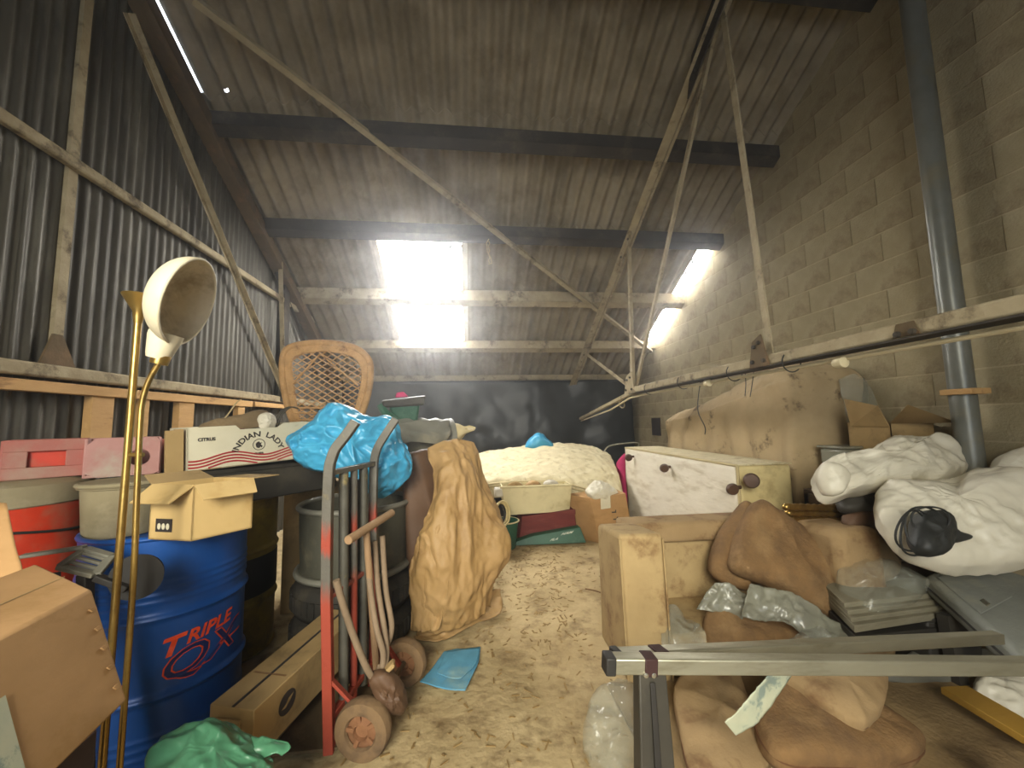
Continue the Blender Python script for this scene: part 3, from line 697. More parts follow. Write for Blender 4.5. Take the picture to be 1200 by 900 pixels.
# front in three convex pieces joined
m = MB()
for pc in ([(0, 0), (n0+.02, 0), (n0+.02, FH-.022), (n0, FH), (0, FH)], [(n0+.02, 0), (n1, 0), (n1, FH-.022), (n0+.02, FH-.022)], [(n1, 0), (FLEN, 0), (FLEN, FH), (n1+.03, FH), (n1, FH-.022)]):
    m.poly([fb(x, z) for x, z in pc], -fn*.006)
m.build('front_panel', M['white_board'], t, smooth=0)
DP = .34
MB().frame(fb(0, 0, -DP), fd*FLEN, fu*FH, fn*.006).build('back_panel', M['white_board'], t)
MB().frame(fb(0, 0), -fn*DP, fd*FLEN, fu*.006).build('box_base', M['carton2'], t)
for x, z, mt in ((.0, FH, 'white_board'), (FLEN-.006, FH, 'carton2')):
    MB().frame(fb(x, 0), -fn*DP, fd*.006, fu*z).build('end_panel', M[mt], t)
for dx, mt, h in ((-.016, 'carton2', FH*.98), (-.05, 'carton2', FH*.96)):
    MB().frame(fb(dx-.03, .0, -.006), fd*.034, fu*h, -fn*.02).build('corner_post', M[mt], t)
m = MB()
def wave(x): return .5+.5*math.cos(2*math.pi*(x/FLEN-.26)/.44)
NW = 70
def ribbons(xa, xb, base, amp, k0):
    for k in range(4):
        vs = []
        for i in range(NW+1):
            x = xa+(xb-xa)*i/NW; z = base-.0155*k+amp*wave(x)
            vs += [fb(x, max(.002, z), .0015), fb(x, max(.002, z+.0085), .0015)]
        m.add(vs, [(2*i, 2*i+2, 2*i+3, 2*i+1) for i in range(NW) if base-.0155*k+amp*wave(xa+(xb-xa)*i/NW) > .003])
ribbons(.004, FLEN*.97, .043, .03, 0)
m.build('red_wave_stripe', M['red_print'], t, smooth=0)
cx, cz, R0 = FLEN*.43, .043, .105
def arc(x, y):
    a = x/R0; r = R0+y; return fb(cx+r*math.sin(a), cz+r*math.cos(a), .0015)
lettering('INDIAN  LADY', .040, lambda x, y: arc(x*1.05, y), 'box_lettering', M['black_print'], t, 0, .0012)
def flat(px, pz): return lambda x, y: fb(px+x, pz+y, .0015)
lettering('CITRUS', .022, flat(.078, .145), 'box_lettering', M['black_print'], t, 0, .0012)
lettering('OUSPA', .014, flat(cx, .052), 'box_lettering', M['black_print'], t, 0, .0008)
m = MB(); n = 28; vs = []
for i in range(n):
    a = 2*math.pi*i/n
    vs += [fb(cx+.031*math.cos(a), .104+.031*math.sin(a), .0015), fb(cx+.0275*math.cos(a), .104+.0275*math.sin(a), .0015)]
m.add(vs, [(2*i, (2*i+2) % (2*n), (2*i+3) % (2*n), 2*i+1) for i in range(n)])
hd = [(-.016, -.004), (-.012, -.016), (0, -.02), (.008, -.012), (.012, -.018), (.018, -.01), (.008, .0), (.016, .012), (.006, .008), (.0, .017), (-.009, .014), (-.016, .006)]
m.poly([fb(cx+x, .104+z, .0015) for x, z in hd], fn*.0005)
m.build('round_emblem', M['black_print'], t, smooth=0)
# things in the fruit box
def inbox(x, z, e): return fb(x, z, e)
p = inbox(FLEN*.36, .17, -.1)
t2 = thing('torch', 'red ended dark torch lying in the white fruit box', 'torch', p)
MB().tube([inbox(.2, .168, -.08), inbox(.275, .172, -.1)], .024, 14).build('torch_head', M['maroon'], t2); MB().tube([inbox(.275, .172, -.1), inbox(.42, .19, -.13)], .017, 12).build('torch_body', M['dark_box'], t2)
tag(blob([inbox(.36, .18, -.12), inbox(.42, .18, -.12), inbox(.44, .24, -.13), inbox(.40, .27, -.13), inbox(.36, .25, -.13)], .06, 24, 5, 2, .025, 16, 3, True, octs=4).build('white_rag', M['bag_white'], None, inbox(.4, .19, -.12)), 'crumpled white wrapper sticking up from the white fruit box', 'wrapper')
for k in range(3):
    P = spline([inbox(.44+.012*k, .17, -.15), inbox(.47+.012*k, .26, -.16), inbox(.53+.012*k, .31, -.17), inbox(.6, .3, -.18)], 14)
    tag(MB().tube(P, .0035, 6).build('wire_loop', M['tube_grey'], None, P[0]), ('lowest', 'middle', 'topmost')[k]+' bent grey wire arching out of the white fruit box', 'wire', 'wires arching out of the fruit box')
m = blob([(235, 502, 2.45), (262, 494, 2.45), (290, 488, 2.5), (312, 484, 2.55), (318, 505, 2.5), (280, 515, 2.45), (240, 515, 2.4)], .16, 40, 7, 2, .03, 8, 4)
tag(m.build('brown_sack', M['sack'], None, A(275, 512, 2.45)), 'limp brown sack behind the lettered white fruit box', 'sack')
q = [(262, 492, 2.4), (270, 482, 2.4), (277, 472, 2.42), (283, 468, 2.45)]
P = spline([A(*z) for z in q], 12); tag(MB().tube(P, .004, 6).build('cord', M['rope'], None, P[0]), 'pale cord rising from the brown sack to the timber plate', 'cord')
# blue bag on the case
m = blob([(338, 516, 2.32), (352, 507, 2.32), (372, 498, 2.33), (389, 479, 2.36), (407, 484, 2.4), (430, 493, 2.42), (452, 492, 2.45), (466, 510, 2.45), (477, 538, 2.42), (474, 560, 2.4), (456, 576, 2.38), (440, 578, 2.36), (415, 560, 2.3), (390, 552, 2.28), (360, 542, 2.28), (345, 530, 2.3)], .26, 110, 20, 2.4, .085, 5.0, 2, octs=4, keep=.3)
bb = m.build('plastic_bag', M['bag_blue'], None, A(400, 556, 2.3), smooth=80)
tag(bb, 'crumpled bright blue polythene bag slumped behind the sack truck handles', 'bag')
# wicker chair
CY = 2.95
t = thing('wicker_chair', 'tan wicker chair with open lattice back standing on the pile', 'chair', A(385, 500, 2.9))
fr = [(347, 506), (337, 480), (330, 445), (331, 415), (345, 405), (380, 402), (415, 407), (433, 420), (436, 440), (432, 465), (424, 490), (421, 505)]
def chp(x, y): return A(x, y, CY + (505-y)*.0012)
P = spline([chp(x+ (2 if x < 380 else -2), y) for x, y in fr], 60)
MB().tube(P, .026, 12).build('back_frame', M['wicker'], t, smooth=60)
ins = [(352, 505), (346, 470), (342, 440), (342, 422), (352, 415), (380, 411), (410, 416), (422, 426), (425, 442), (421, 465), (413, 492), (411, 505)]
P = spline([chp(x, y) for x, y in ins], 50); MB().tube(P, .010, 8).build('inner_hoop', M['wicker'], t, smooth=60)
m = MB(); b0 = spline([chp(x+ (2 if x < 380 else -2), y) for x, y in fr], 60); b1 = spline([chp(x, y) for x, y in ins], 60)
vs = []
for p_, q_ in zip(b0, b1): vs += [p_+V((0, -.012, 0)), q_+V((0, -.012, 0)), q_+V((0, .012, 0)), p_+V((0, .012, 0))]
m.add(vs, [(4*i+k, 4*i+4+k, 4*i+4+(k+1) % 4, 4*i+(k+1) % 4) for i in range(60) for k in range(4)]); m.build('woven_band', M['wicker'], t, smooth=60)
def inside(x, y):
    c = False; n = len(ins)
    for i in range(n):
        (x1, y1), (x2, y2) = ins[i], ins[(i+1) % n]
        if (y1 > y) != (y2 > y) and x < (x2-x1)*(y-y1)/(y2-y1)+x1: c = not c
    return c
m = MB()
def strips(dx, dy, gap, rr, yo=0):
    L = math.hypot(dx, dy); dx, dy = dx/L, dy/L; nx_, ny_ = -dy, dx
    for k in range(-40, 41):
        ox, oy = 383+nx_*gap*k, 455+ny_*gap*k; run = None
        for s in range(-110, 111, 2):
            x, y = ox+dx*s, oy+dy*s; i = inside(x, y)
            if i and run is None: run = (x, y)
            if run and (not i or s >= 110):
                if abs(x-run[0])+abs(y-run[1]) > 6: m.tube([chp(*run)+V((0, yo, 0)), chp(x-dx*2, y-dy*2)+V((0, yo, 0))], rr, 4)
                run = None
strips(1, .62, 6.2, .0052); strips(1, -.62, 6.2, .0052, .008)
m.build('woven_lattice', M['wicker'], t)['kind'] = 'stuff'
for pts in ([(344, 450), (376, 415), (420, 452)], [(346, 478), (415, 478)], [(346, 484), (414, 484)], [(349, 492), (412, 492)], [(352, 500), (411, 500)]):
    MB().tube([chp(*q) + V((0, -.012, 0)) for q in pts], .008, 6).build('back_cane', M['wicker'], t)
s0, s1 = chp(345, 503), chp(424, 503)
sz = 1.27
MB().frame(V((s0.x, CY, sz)), (s1.x-s0.x, 0, 0), (0, .42, 0), (0, 0, .04)).build('seat', M['wicker'], t, bevel=.015)
for x in (s0.x+.02, s1.x-.02):
    for yy in (CY+.02, CY+.4): MB().tube([(x, yy, sz), (x, yy, .9)], .018, 10).build('leg', M['wicker'], t)
t = thing('cardboard_box', 'big plain cardboard box underneath the wicker chair', 'carton', (-.9, 3.05, 0))
MB().box((-1.04, 3.27, .448), (.56, .5, .895)).build('carton_body', M['carton2'], t, bevel=.004)
# floor lamp
LX, LY = -1.09, 1.40
def L_(px, py): return A(px, py, LY)
t = thing('floor_lamp', 'brass floor lamp with cream bowl shade on its side arm', 'lamp', (LX, LY, 0))
top = L_(162, 372)
MB().tube([(top.x-.01, LY, .02), top], .0105, 12).build('pole', M['brass'], t, smooth=60)
MB().lathe([(.011, -.02), (.014, 0), (.016, .02), (.034, .05), (.048, .074), (.046, .076), (.03, .054), (.001, .04)], top, (.02, 0, 1), 24).build('brass_cup', M['brass'], t, smooth=60)
arm = spline([(top.x+.045, LY-.01, .02), L_(155, 700), L_(160, 590), L_(164, 500), L_(167, 470), L_(175, 445), L_(187, 425)], 40)
MB().tube(arm, .0085, 12).build('side_arm', M['brass'], t, smooth=60)
MB().tube([L_(148, 533)+V((-.005, 0, 0)), L_(164, 533)+V((.01, 0, 0))], .007, 8).build('cross_clip', M['brass'], t)
MB().lathe([(.001, 0), (.13, 0), (.135, .012), (.12, .022), (.02, .03), (.001, .03)], (LX, LY, 0), n=40).build('lamp_base', M['brass'], t, smooth=40)
so = L_(188, 424); sx = (L_(207, 388)-so).normalized()
vd = -ray(213, 355).normalized(); rx = (RGT-vd*RGT.dot(vd)).normalized(); uy = (UPP-vd*UPP.dot(vd)-rx*UPP.dot(rx)).normalized()
nd = (rx*.86 - uy*.36 + vd*.46).normalized()
bc = L_(222, 354)   # centre of the bowl's mouth
sh = MB(); Rb = .152; pr = []
for i in range(15):
    a = math.pi/2*(1-i/14); pr.append((Rb*math.sin(a)**.9 if a > 0 else .001, -.095*math.cos(a)))
inn = [(max(.001, r-.006), z+.004) for r, z in pr][::-1]
q_ = bc
sh.lathe(pr, q_, nd, 40, False); shade = sh.build('bowl_shade', M['shade_white'], t, smooth=60)
sh = MB().lathe([(max(.0008, r-.005), z*.965) for r, z in pr], q_, nd, 40, False); sh.build('shade_lining', M['shade_in'], shade, smooth=60)
MB().torus(q_, nd, Rb-.002, .004, 40, 8).build('shade_rim', M['shade_white'], shade, smooth=60)
n0_ = L_(186, 416); n1_ = L_(195, 392)
MB().lathe([(.030, -.012), (.034, 0), (.040, .03), (.046, .06), (.046, .075)], n0_, (n1_-n0_), 28, False).build('shade_neck', M['shade_white'], t, smooth=60)
MB().lathe([(.012, -.02), (.024, -.018), (.026, .012), (.02, .02)], so+V((0, 0, .01)), (n1_-n0_), 20).build('lamp_socket', M['brass'], t, smooth=50)
MB().lathe([(.001, 0), (.008, 0), (.008, .012), (.001, .014)], L_(178, 336), (-1, 0, .3), 10).build('shade_button', M['shade_white'], shade)
# big tilted carton in the lower left corner
f1 = A(108, 691, 1.08); dn = A(149, 821, 1.05)-f1; lf = A(0, 747, .86)-f1; bk = A(54, 666, 1.17)-f1
lf = lf*1.7; bk = bk*1.25
t = thing('cardboard_carton', 'large tilted brown cardboard carton with flap tabs near the lamp poles', 'carton', f1+dn)
m = MB().frame(f1+dn+lf, -lf, bk, -dn); m.build('carton_body', M['carton'], t, bevel=.006)
e = dn.cross(lf).normalized(); e = e if e.dot(EYE-f1) > 0 else -e
for k in range(5):
    q = f1+dn*(.14+.17*k)+lf*.045+e*.002
    MB().frame(q, lf*.04, dn*.035-lf*.02, e*.003).build('tuck_tab', M['carton'], t, bevel=.001)
b0, b1 = f1+dn*.36+lf*.64+e*.002, f1+dn*1.0+lf*.43+e*.002
MB().frame(b0, lf*.34, dn*.62, e*.001).build('paper_label', M['strip'], t)
m = MB().frame(f1+lf*.0+bk*.45-dn*.004, lf, bk*.012, -dn*.004); m.build('lid_seam', M['carton2'], t)
t = thing('dark_crate', 'dark maroon crate beneath the large tilted carton', 'crate', (-1.0, .95, 0))
for k in range(4): MB().box((-1.03, .86, .08+.155*k), (.34, .44, .14)).build('crate_band', M['maroon_dark'], t, bevel=.008)
for x in (-1.19, -.87): MB().box((x, .86, .325), (.03, .03, .65)).build('corner_post', M['maroon_dark'], t, bevel=.004)
m = sheet([[(-70, 588, 1.25), (-20, 588, 1.28), (8, 590, 1.3)], [(-70, 640, 1.22), (-15, 640, 1.25), (18, 640, 1.27)], [(-70, 700, 1.2), (-10, 698, 1.22), (29, 690, 1.24)], [(-70, 900, 1.1), (-10, 900, 1.1), (35, 880, 1.14)]], 10, 12)
tag(m.build('cardboard_sheet', M['carton'], None, A(0, 800, 1.15), solid=.006), 'upright cardboard sheet at the left edge behind the tilted carton', 'cardboard')
# slotted grey trolley frame with wheel
fo = A(78, 662, 1.5)
t = thing('folding_trolley', 'grey slotted plastic trolley with a black wheel wedged by the blue drum', 'trolley', fo)
P = [A(70, 664, 1.5), A(100, 643, 1.56), A(131, 652, 1.55), A(112, 674, 1.48)]
for i, (a, b) in enumerate(((0, 1), (1, 2), (2, 3), (3, 0))): MB().bar(P[a], P[b], .028, .014).build('frame_bar', M['grey_plastic'], t, bevel=.003)
for k in (.3, .55, .8): MB().bar(P[0].lerp(P[1], k), P[3].lerp(P[2], k), .012, .01).build('slat', M['grey_plastic'], t, bevel=.002)
MB().bar(A(25, 652, 1.52), A(100, 641, 1.56), .03, .012).build('frame_bar', M['grey_plastic'], t, bevel=.003)
MB().bar(A(112, 676, 1.48), A(150, 690, 1.5), .03, .02).build('frame_bar', M['cap'], t, bevel=.003)
MB().bar(A(100, 672, 1.5), A(100, 1020, 1.42), .035, .03).build('frame_leg', M['cap'], t, bevel=.003)
MB().bar(A(60, 672, 1.52), A(55, 1020, 1.46), .035, .03).build('frame_leg', M['cap'], t, bevel=.003)
MB().lathe([(.03, -.018), (.075, -.02), (.066, -.01), (.066, .01), (.058, .02), (.03, .018)], A(163, 674, 1.53), (-.3, 1, 0), 24).build('wheel', M['cap'], t, smooth=40)
# ================================================================== SACK TRUCK AND WHAT IS AROUND IT
# long carton on the truck's toe plate
g0 = A(297, 850, 1.6); g0.z = .105
d_ = V((.30, .95, .06)).normalized(); sd_ = V((-.95, .30, 0)).normalized()
t = thing('long_carton', 'long closed cardboard carton with oval logo lying on the toe plate', 'carton', g0)
MB().frame(g0, sd_*.19, d_*.66, (0, 0, .185)).build('carton_body', M['carton2'], t, bevel=.004)
MB().frame(g0+V((0, 0, .186))+sd_*.085, sd_*.012, d_*.66, (0, 0, .001)).build('lid_seam', M['black_print'], t)
MB().frame(g0+V((0, 0, .186))+sd_*.02+d_*.17, sd_*.15, d_*.008+V((0,0,0)), (0, 0, .001)).build('flap_edge', M['wood_brown'], t)
MB().frame(g0+V((0, 0, .03))+sd_*.05-d_*.012, sd_*.1, d_*.01, (.0, 0, .12)).build('end_flap', M['carton2'], t, bevel=.002)
def onlong(x, z): return g0 + d_*x + V((0, 0, z)) - sd_*.0015
m = MB(); m.poly([onlong(.16+.045*math.cos(a), .1+.042*math.sin(a)) for a in [i*math.pi/14 for i in range(28)]], -sd_*.0005); lg = m.build('oval_logo', M['black_print'], t, smooth=0)
m = MB(); m.poly([onlong(x, z)-sd_*.0012 for x, z in ((.128, .09), (.15, .098), (.165, .112), (.192, .118), (.175, .1), (.15, .085))], -sd_*.0004); m.build('logo_wing', M['carton2'], lg, smooth=0)
# sack truck
ax0, ax1 = A(386, 886, 1.745), A(440, 800, 2.12); ax0.z = .02; ax1.z = .02
ax1.x = A(438, 700, 2.12).x
t = thing('sack_truck', 'old red and grey steel sack truck standing upright by the kraft paper', 'sack truck', ax0)
N_ = [A(383, 700, 1.745), A(384, 600, 1.745), A(386, 552, 1.745), A(389, 537, 1.748), A(394, 525, 1.75), A(405, 511, 1.755), A(417, 494, 1.76)]
r1 = [ax0] + N_
R_ = [V((ax1.x, 2.12, .02)), A(439, 700, 2.12), A(437, 600, 2.12), A(438, 556, 2.12), A(439, 538, 2.12), A(443, 524, 2.12), A(452, 509, 2.125), A(464, 491, 2.13)]
def railbar(P, nm):
    P = spline(P[:3], 4)[:-1] + spline(P[2:], 18)
    m = MB(); 
    for a, b in zip(P, P[1:]):
        pass
    return MB().tube(P, [.027]*len(P), 4, flat=1.0).build(nm, M['rail_paint'], t, bevel=.003)
railbar(r1, 'side_rail'); railbar(R_, 'side_rail')
def between(zf, k): return r1[0].lerp(R_[0], k)
def rail_at(P, z):
    for a, b in zip(P, P[1:]):
        if a.z <= z <= b.z: return a.lerp(b, (z-a.z)/(b.z-a.z))
    return P[-1]
for z, th in ((1.10, .022), (.60, .02), (.14, .025)):
    MB().bar(rail_at(r1, z), rail_at(R_, z), .03, th).build('cross_bar', M['rail_paint'], t, bevel=.003)
for k, wd in ((.28, .02), (.5, .016), (.72, .02)):
    a = rail_at(r1, .1).lerp(rail_at(R_, .1), k); b = rail_at(r1, 1.09).lerp(rail_at(R_, 1.09), k)
    MB().tube([a, b], wd, 10).build('back_bar', M['tube_grey'] if k != .5 else M['rail_paint'], t, smooth=50)
MB().frame(ax0+V((-.24, -.0, .002)), (.27, 0, 0), ax1-ax0, (0, 0, .012)).build('toe_plate', M['rust'], t, bevel=.002)
aw0 = V((-.425, 1.72, .112)); aw1 = V((-.335, 2.14, .112))
MB().tube([aw0+(aw0-aw1)*.02, aw1+(aw1-aw0)*.02], .012, 10).build('axle', M['rust'], t)
for c in (aw0, aw1):
    ax = (aw0-aw1).normalized()
    W1 = MB().lathe([(.06, -.026), (.086, -.034), (.105, -.028), (.112, -.01), (.112, .01), (.105, .028), (.086, .034), (.064, .03), (.058, .017)], c, ax, 40, False).build('wheel', M['rubber_dusty'], t, smooth=50)
    MB().lathe([(.001, .01), (.026, .01), (.029, .026), (.043, .012), (.062, .01), (.067, .026), (.067, -.026), (.001, -.026)], c, ax, 32, False).build('hub', M['copper'], W1, smooth=40)
    for k in range(5):
        q = V((0, 0, 1)).rotation_difference(ax); a = 2*math.pi*k/5+.3
        r_ = q @ V((math.cos(a), math.sin(a), 0)); s_ = q @ V((-math.sin(a), math.cos(a), 0))
        MB().frame(c+ax*.011+r_*.028-s_*.007, r_*.034, s_*.016, ax*.012).build('spoke', M['copper'], W1, bevel=.002)
    MB().bar(c-ax*.045*(1 if c is aw0 else -1), rail_at(r1 if c is aw0 else R_, .3), .03, .012).build('wheel_stay', M['rail_paint'], t, bevel=.002)
# loose tubes and poles standing in the truck
def pole(name, label, pts, r, mt, cat='pole', group=None):
    P = spline([A(*q) for q in pts], 20) if len(pts) > 2 else [A(*q) for q in pts]
    return tag(MB().tube(P, r, 12).build(name, M[mt], None, P[-1], smooth=60), label, cat, group)
pole('steel_tube', 'thick yellowed steel tube standing inside the sack truck, nearest its front rail', [(404, 560, 1.93), (404, 700, 1.93), (404, 800, 1.93)], .026, 'tube_grey')
pole('steel_tube', 'plain thinner grey steel tube standing in the middle of the sack truck', [(418, 562, 2.02), (417, 700, 2.02), (415, 790, 2.02)], .022, 'tube_grey')
pole('red_pole', 'faded red pole tapering upward among the looped hose', [(427, 625, 1.99), (436, 680, 1.98), (442, 740, 1.97), (446, 780, 1.96)], [.008+.016*i/20 for i in range(21)], 'tube_red')
t = thing('digging_handle', 'worn wooden crutch handle on a shaft leaning in the sack truck', 'tool', A(440, 780, 1.9))
MB().tube([A(408, 633, 1.66), A(459, 601, 1.98)], .0175, 14).build('cross_handle', M['wood_handle'], t, smooth=60)
MB().tube([A(429, 619, 1.79), A(441, 785, 1.9)], .014, 12).build('shaft', M['wood_handle'], t, smooth=60)
P = spline([A(394, 680, 1.64), A(404, 715, 1.66), A(418, 755, 1.7), (A(431, 785, 1.73)), A(440, 795, 1.76), A(446, 780, 1.8)], 30)
t = thing('hose_loop', 'dusty looped hose bound with tape at the foot of the sack truck', 'hose', A(440, 795, 1.76))
MB().tube(P, .0135, 10).build('hose_strand', M['hose'], t, smooth=60)
for k in range(3):
    P = spline([A(430+9*k, 640-6*k, 1.84+.04*k), A(434+9*k, 690, 1.82+.04*k), A(441+9*k, 735, 1.8+.04*k), A(449+7*k-(3*k*k), 765, 1.79+.03*k), A(447+2*k, 788, 1.78)], 24)
    MB().tube(P, .0125, 10).build('hose_strand', M['hose'], t, smooth=60)
MB().bar(A(440, 798, 1.77), A(462, 776, 1.78), .05, .018).build('tape_binding', M['carton2'], t, bevel=.006)
m = blob([(435, 795, 1.74), (452, 788, 1.75), (470, 800, 1.8), (474, 822, 1.82), (466, 834, 1.8), (452, 828, 1.76), (440, 812, 1.74)], .08, 30, 6, 2, .03, 12, 3, octs=4)
tag(m.build('rag', M['brown_vinyl'], None, A(455, 830, 1.78)), 'dirty rag lying on the axle between the two wheels', 'rag')
# timber under the long carton
a, b = AZ(280, 872, .035), AZ(352, 798, .06)
tag(MB().bar(a, b, .06, .05).build('timber_bar', M['wood_brown'], None, a, bevel=.004), 'dark timber bar propping the long carton', 'timber')
a, b = AZ(318, 856, .05), AZ(372, 770, .05)
tag(MB().bar(a, b, .09, .03).build('timber_offcut', M['timber'], None, a, bevel=.004), 'pale timber offcut under the long carton beside the dark bar', 'timber')
# green bag
m = blob([(178, 900, 1.28), (186, 882, 1.3), (206, 866, 1.33), (232, 858, 1.35), (258, 860, 1.36), (284, 872, 1.35), (304, 888, 1.33), (314, 905, 1.3), (312, 930, 1.26), (310, 975, 1.2), (250, 990, 1.16), (195, 975, 1.18)], .17, 80, 14, 2.2, .045, 6, 6, octs=4, keep=.2)
t = thing('rubbish_bag', 'crumpled green polythene bag on the floor by the long carton', 'bag', A(250, 960, 1.2))
m.build('bag_body', M['bag_green'], t, smooth=80)
m = sheet([[(294, 868, 1.33), (315, 868, 1.32), (338, 870, 1.32)], [(290, 880, 1.3), (318, 874, 1.3), (339, 878, 1.31)], [(298, 892, 1.3), (318, 884, 1.29), (330, 882, 1.3)]], 12, 8, .02, 16, 2)
m.build('tied_corner', M['bag_green'], t, smooth=80, solid=.003)
# kraft paper heap and the brown panel behind it
t = thing('upholstered_panel', 'dark brown padded panel standing behind the crumpled kraft paper', 'panel', A(490, 700, 2.75))
m = blob([(474, 542, 2.62), (488, 529, 2.62), (510, 528, 2.74), (530, 540, 2.76), (540, 600, 2.76), (545, 700, 2.76), (500, 715, 2.74), (482, 690, 2.64), (475, 620, 2.62)], .12, 60, 8, 4, .012, 5, 1); m.build('padding', M['brown_vinyl'], t, smooth=80)
pz = thing('kraft_paper', 'tall heap of crumpled brown kraft paper beside the sack truck', 'paper', A(520, 745, 2.5))
m = sheet([[(503, 528, 2.68), (520, 521, 2.66), (540, 518, 2.68), (552, 522, 2.74), (556, 530, 2.86)],
           [(508, 556, 2.58), (524, 552, 2.5), (545, 550, 2.54), (562, 560, 2.64), (566, 565, 2.8)],
           [(503, 598, 2.5), (520, 600, 2.42), (548, 598, 2.48), (578, 606, 2.58), (582, 606, 2.72)],
           [(490, 640, 2.46), (515, 642, 2.36), (552, 645, 2.42), (590, 640, 2.54), (594, 640, 2.66)],
           [(485, 690, 2.46), (514, 694, 2.37), (548, 690, 2.42), (575, 685, 2.55), (580, 680, 2.66)],
           [(484, 735, 2.5), (512, 742, 2.46), (545, 730, 2.5), (570, 715, 2.6), (574, 710, 2.7)]], 90, 110, .042, 3.2, 11, octs=4, floor=.012, st=(1.5, 1.5, .55))
m.build('paper_sheet', M['paper'], pz, smooth=80, solid=.004)
m = sheet([[(501, 612, 2.5), (508, 600, 2.5), (516, 590, 2.5)], [(488, 645, 2.46), (504, 635, 2.38), (520, 620, 2.4)], [(483, 690, 2.46), (505, 690, 2.36), (525, 690, 2.36)], [(482, 735, 2.5), (498, 738, 2.44), (515, 735, 2.42)]], 40, 60, .05, 4.5, 7, octs=4, floor=.012, st=(1.4, 1.4, .6))
m.build('paper_fold', M['paper'], pz, smooth=80, solid=.004)
m = sheet([[AZ(488, 735, .1), AZ(520, 720, .14), AZ(560, 700, .12), AZ(585, 690, .1)], [AZ(488, 745, .03), AZ(515, 738, .06), AZ(550, 722, .06), AZ(588, 712, .03)], [AZ(486, 752, .015), AZ(515, 753, .015), AZ(550, 735, .015), AZ(586, 722, .015)]], 40, 20, .03, 8, 5, world=True, octs=4, floor=.008)
m.build('paper_skirt', M['paper'], pz, smooth=80, solid=.004)
# blue sheet on the floor
m = sheet([[AZ(520, 764, .02), AZ(540, 761, .02), AZ(563, 759, .02)], [AZ(508, 782, .02), AZ(535, 782, .025), AZ(560, 778, .02)], [AZ(492, 800, .02), AZ(520, 808, .02), AZ(545, 810, .015), ]], 26, 26, .006, 9, 2, world=True)
t = thing('blue_sheet', 'creased pale blue sheet lying flat on the dirt floor', 'sheet', AZ(527, 785, .01))
m.build('lower_fold', M['blue_paper'], t, smooth=80, solid=.004)
m = sheet([[AZ(523, 765, .035), AZ(542, 762, .035), AZ(562, 760, .035)], [AZ(516, 780, .035), AZ(535, 781, .04), AZ(558, 778, .035)], [AZ(512, 790, .032), AZ(530, 796, .035), AZ(540, 796, .035)]], 20, 20, .006, 9, 6, world=True)
m.build('upper_fold', M['blue_paper'], t, smooth=80, solid=.004)

# ================================================================== BACK OF THE SHED
t = thing('garden_hopper', 'green plastic hopper with dark rim standing on the grey roll', 'hopper', A(468, 495, 3.3))
HB = A(466, 470, 3.3)
def hp(px, py, dy=0): return A(px, py, 3.3+dy)
m = MB(); lo = [hp(462, 496, -.12), hp(489, 496, -.12), hp(489, 496, .1), hp(462, 496, .1)]; hi = [hp(455, 474, -.2), hp(492, 474, -.2), hp(492, 473, .2), hp(455, 473, .2)]
m.hexa(lo+hi).build('hopper_body', M['green_plastic'], t, bevel=.02)
m = MB().hexa([hp(448, 478, -.22), hp(497, 475, -.22), hp(497, 475, .22), hp(448, 478, .22), hp(447, 470, -.24), hp(499, 464, -.24), hp(499, 463, .24), hp(447, 469, .24)]); m.build('hopper_rim', M['dark_box'], t, bevel=.015)
m = MB().tube(spline([hp(446, 474, -.2), hp(452, 484, -.2), hp(464, 492, -.16)], 8), .03, 8); m.build('chute_edge', M['green_plastic'], t)
m = MB().hexa([hp(463, 466), hp(479, 465), hp(479, 465, .12), hp(463, 466, .12), hp(465, 460), hp(473, 459), hp(473, 459, .1), hp(465, 460, .1)]); m.build('red_knob', M['pink'], t, bevel=.01)
t = thing('grey_roll', 'fat roll of grey sheeting lying behind the kraft paper', 'roll', A(490, 535, 3.2))
a, b = A(452, 515, 3.15), A(527, 515, 3.35)
MB().tube([a.lerp(b, i/16) for i in range(17)], [.17+.008*math.sin(i*1.7) for i in range(17)], 28).build('roll_body', M['grey_plastic'], t, smooth=60)
m = sheet([[(452, 498, 3.02), (490, 494, 3.1), (526, 495, 3.2)], [(455, 512, 2.96), (475, 514, 2.95), (527, 508, 3.12)], [(465, 522, 2.95), (480, 520, 2.93), (520, 520, 3.1)]], 26, 20, .03, 8, 3); m.build('roll_fold', M['grey_plastic'], t, smooth=80, solid=.004)
MB().box(((a.x+b.x)/2, 3.3, (a.z-.17)/2), (.6, .36, a.z-.19)).build('plinth_board', M['carton2'], t)
m = blob([(522, 500, 3.3), (535, 497, 3.3), (548, 502, 3.32), (556, 503, 3.34), (545, 508, 3.33), (535, 518, 3.32), (525, 516, 3.3)], .16, 40, 7, 2, .02, 9, 8)
t = thing('feed_sack', 'pale torn sack end poking out behind the grey roll', 'sack', A(535, 518, 3.3)); m.build('sack_body', M['mattress_edge'], t)
MB().tube(spline([A(533, 499, 3.28), A(545, 501, 3.28), A(550, 500, 3.28), A(557, 502, 3.28)], 10), .012, 6).build('twisted_neck', M['mattress_edge'], t)
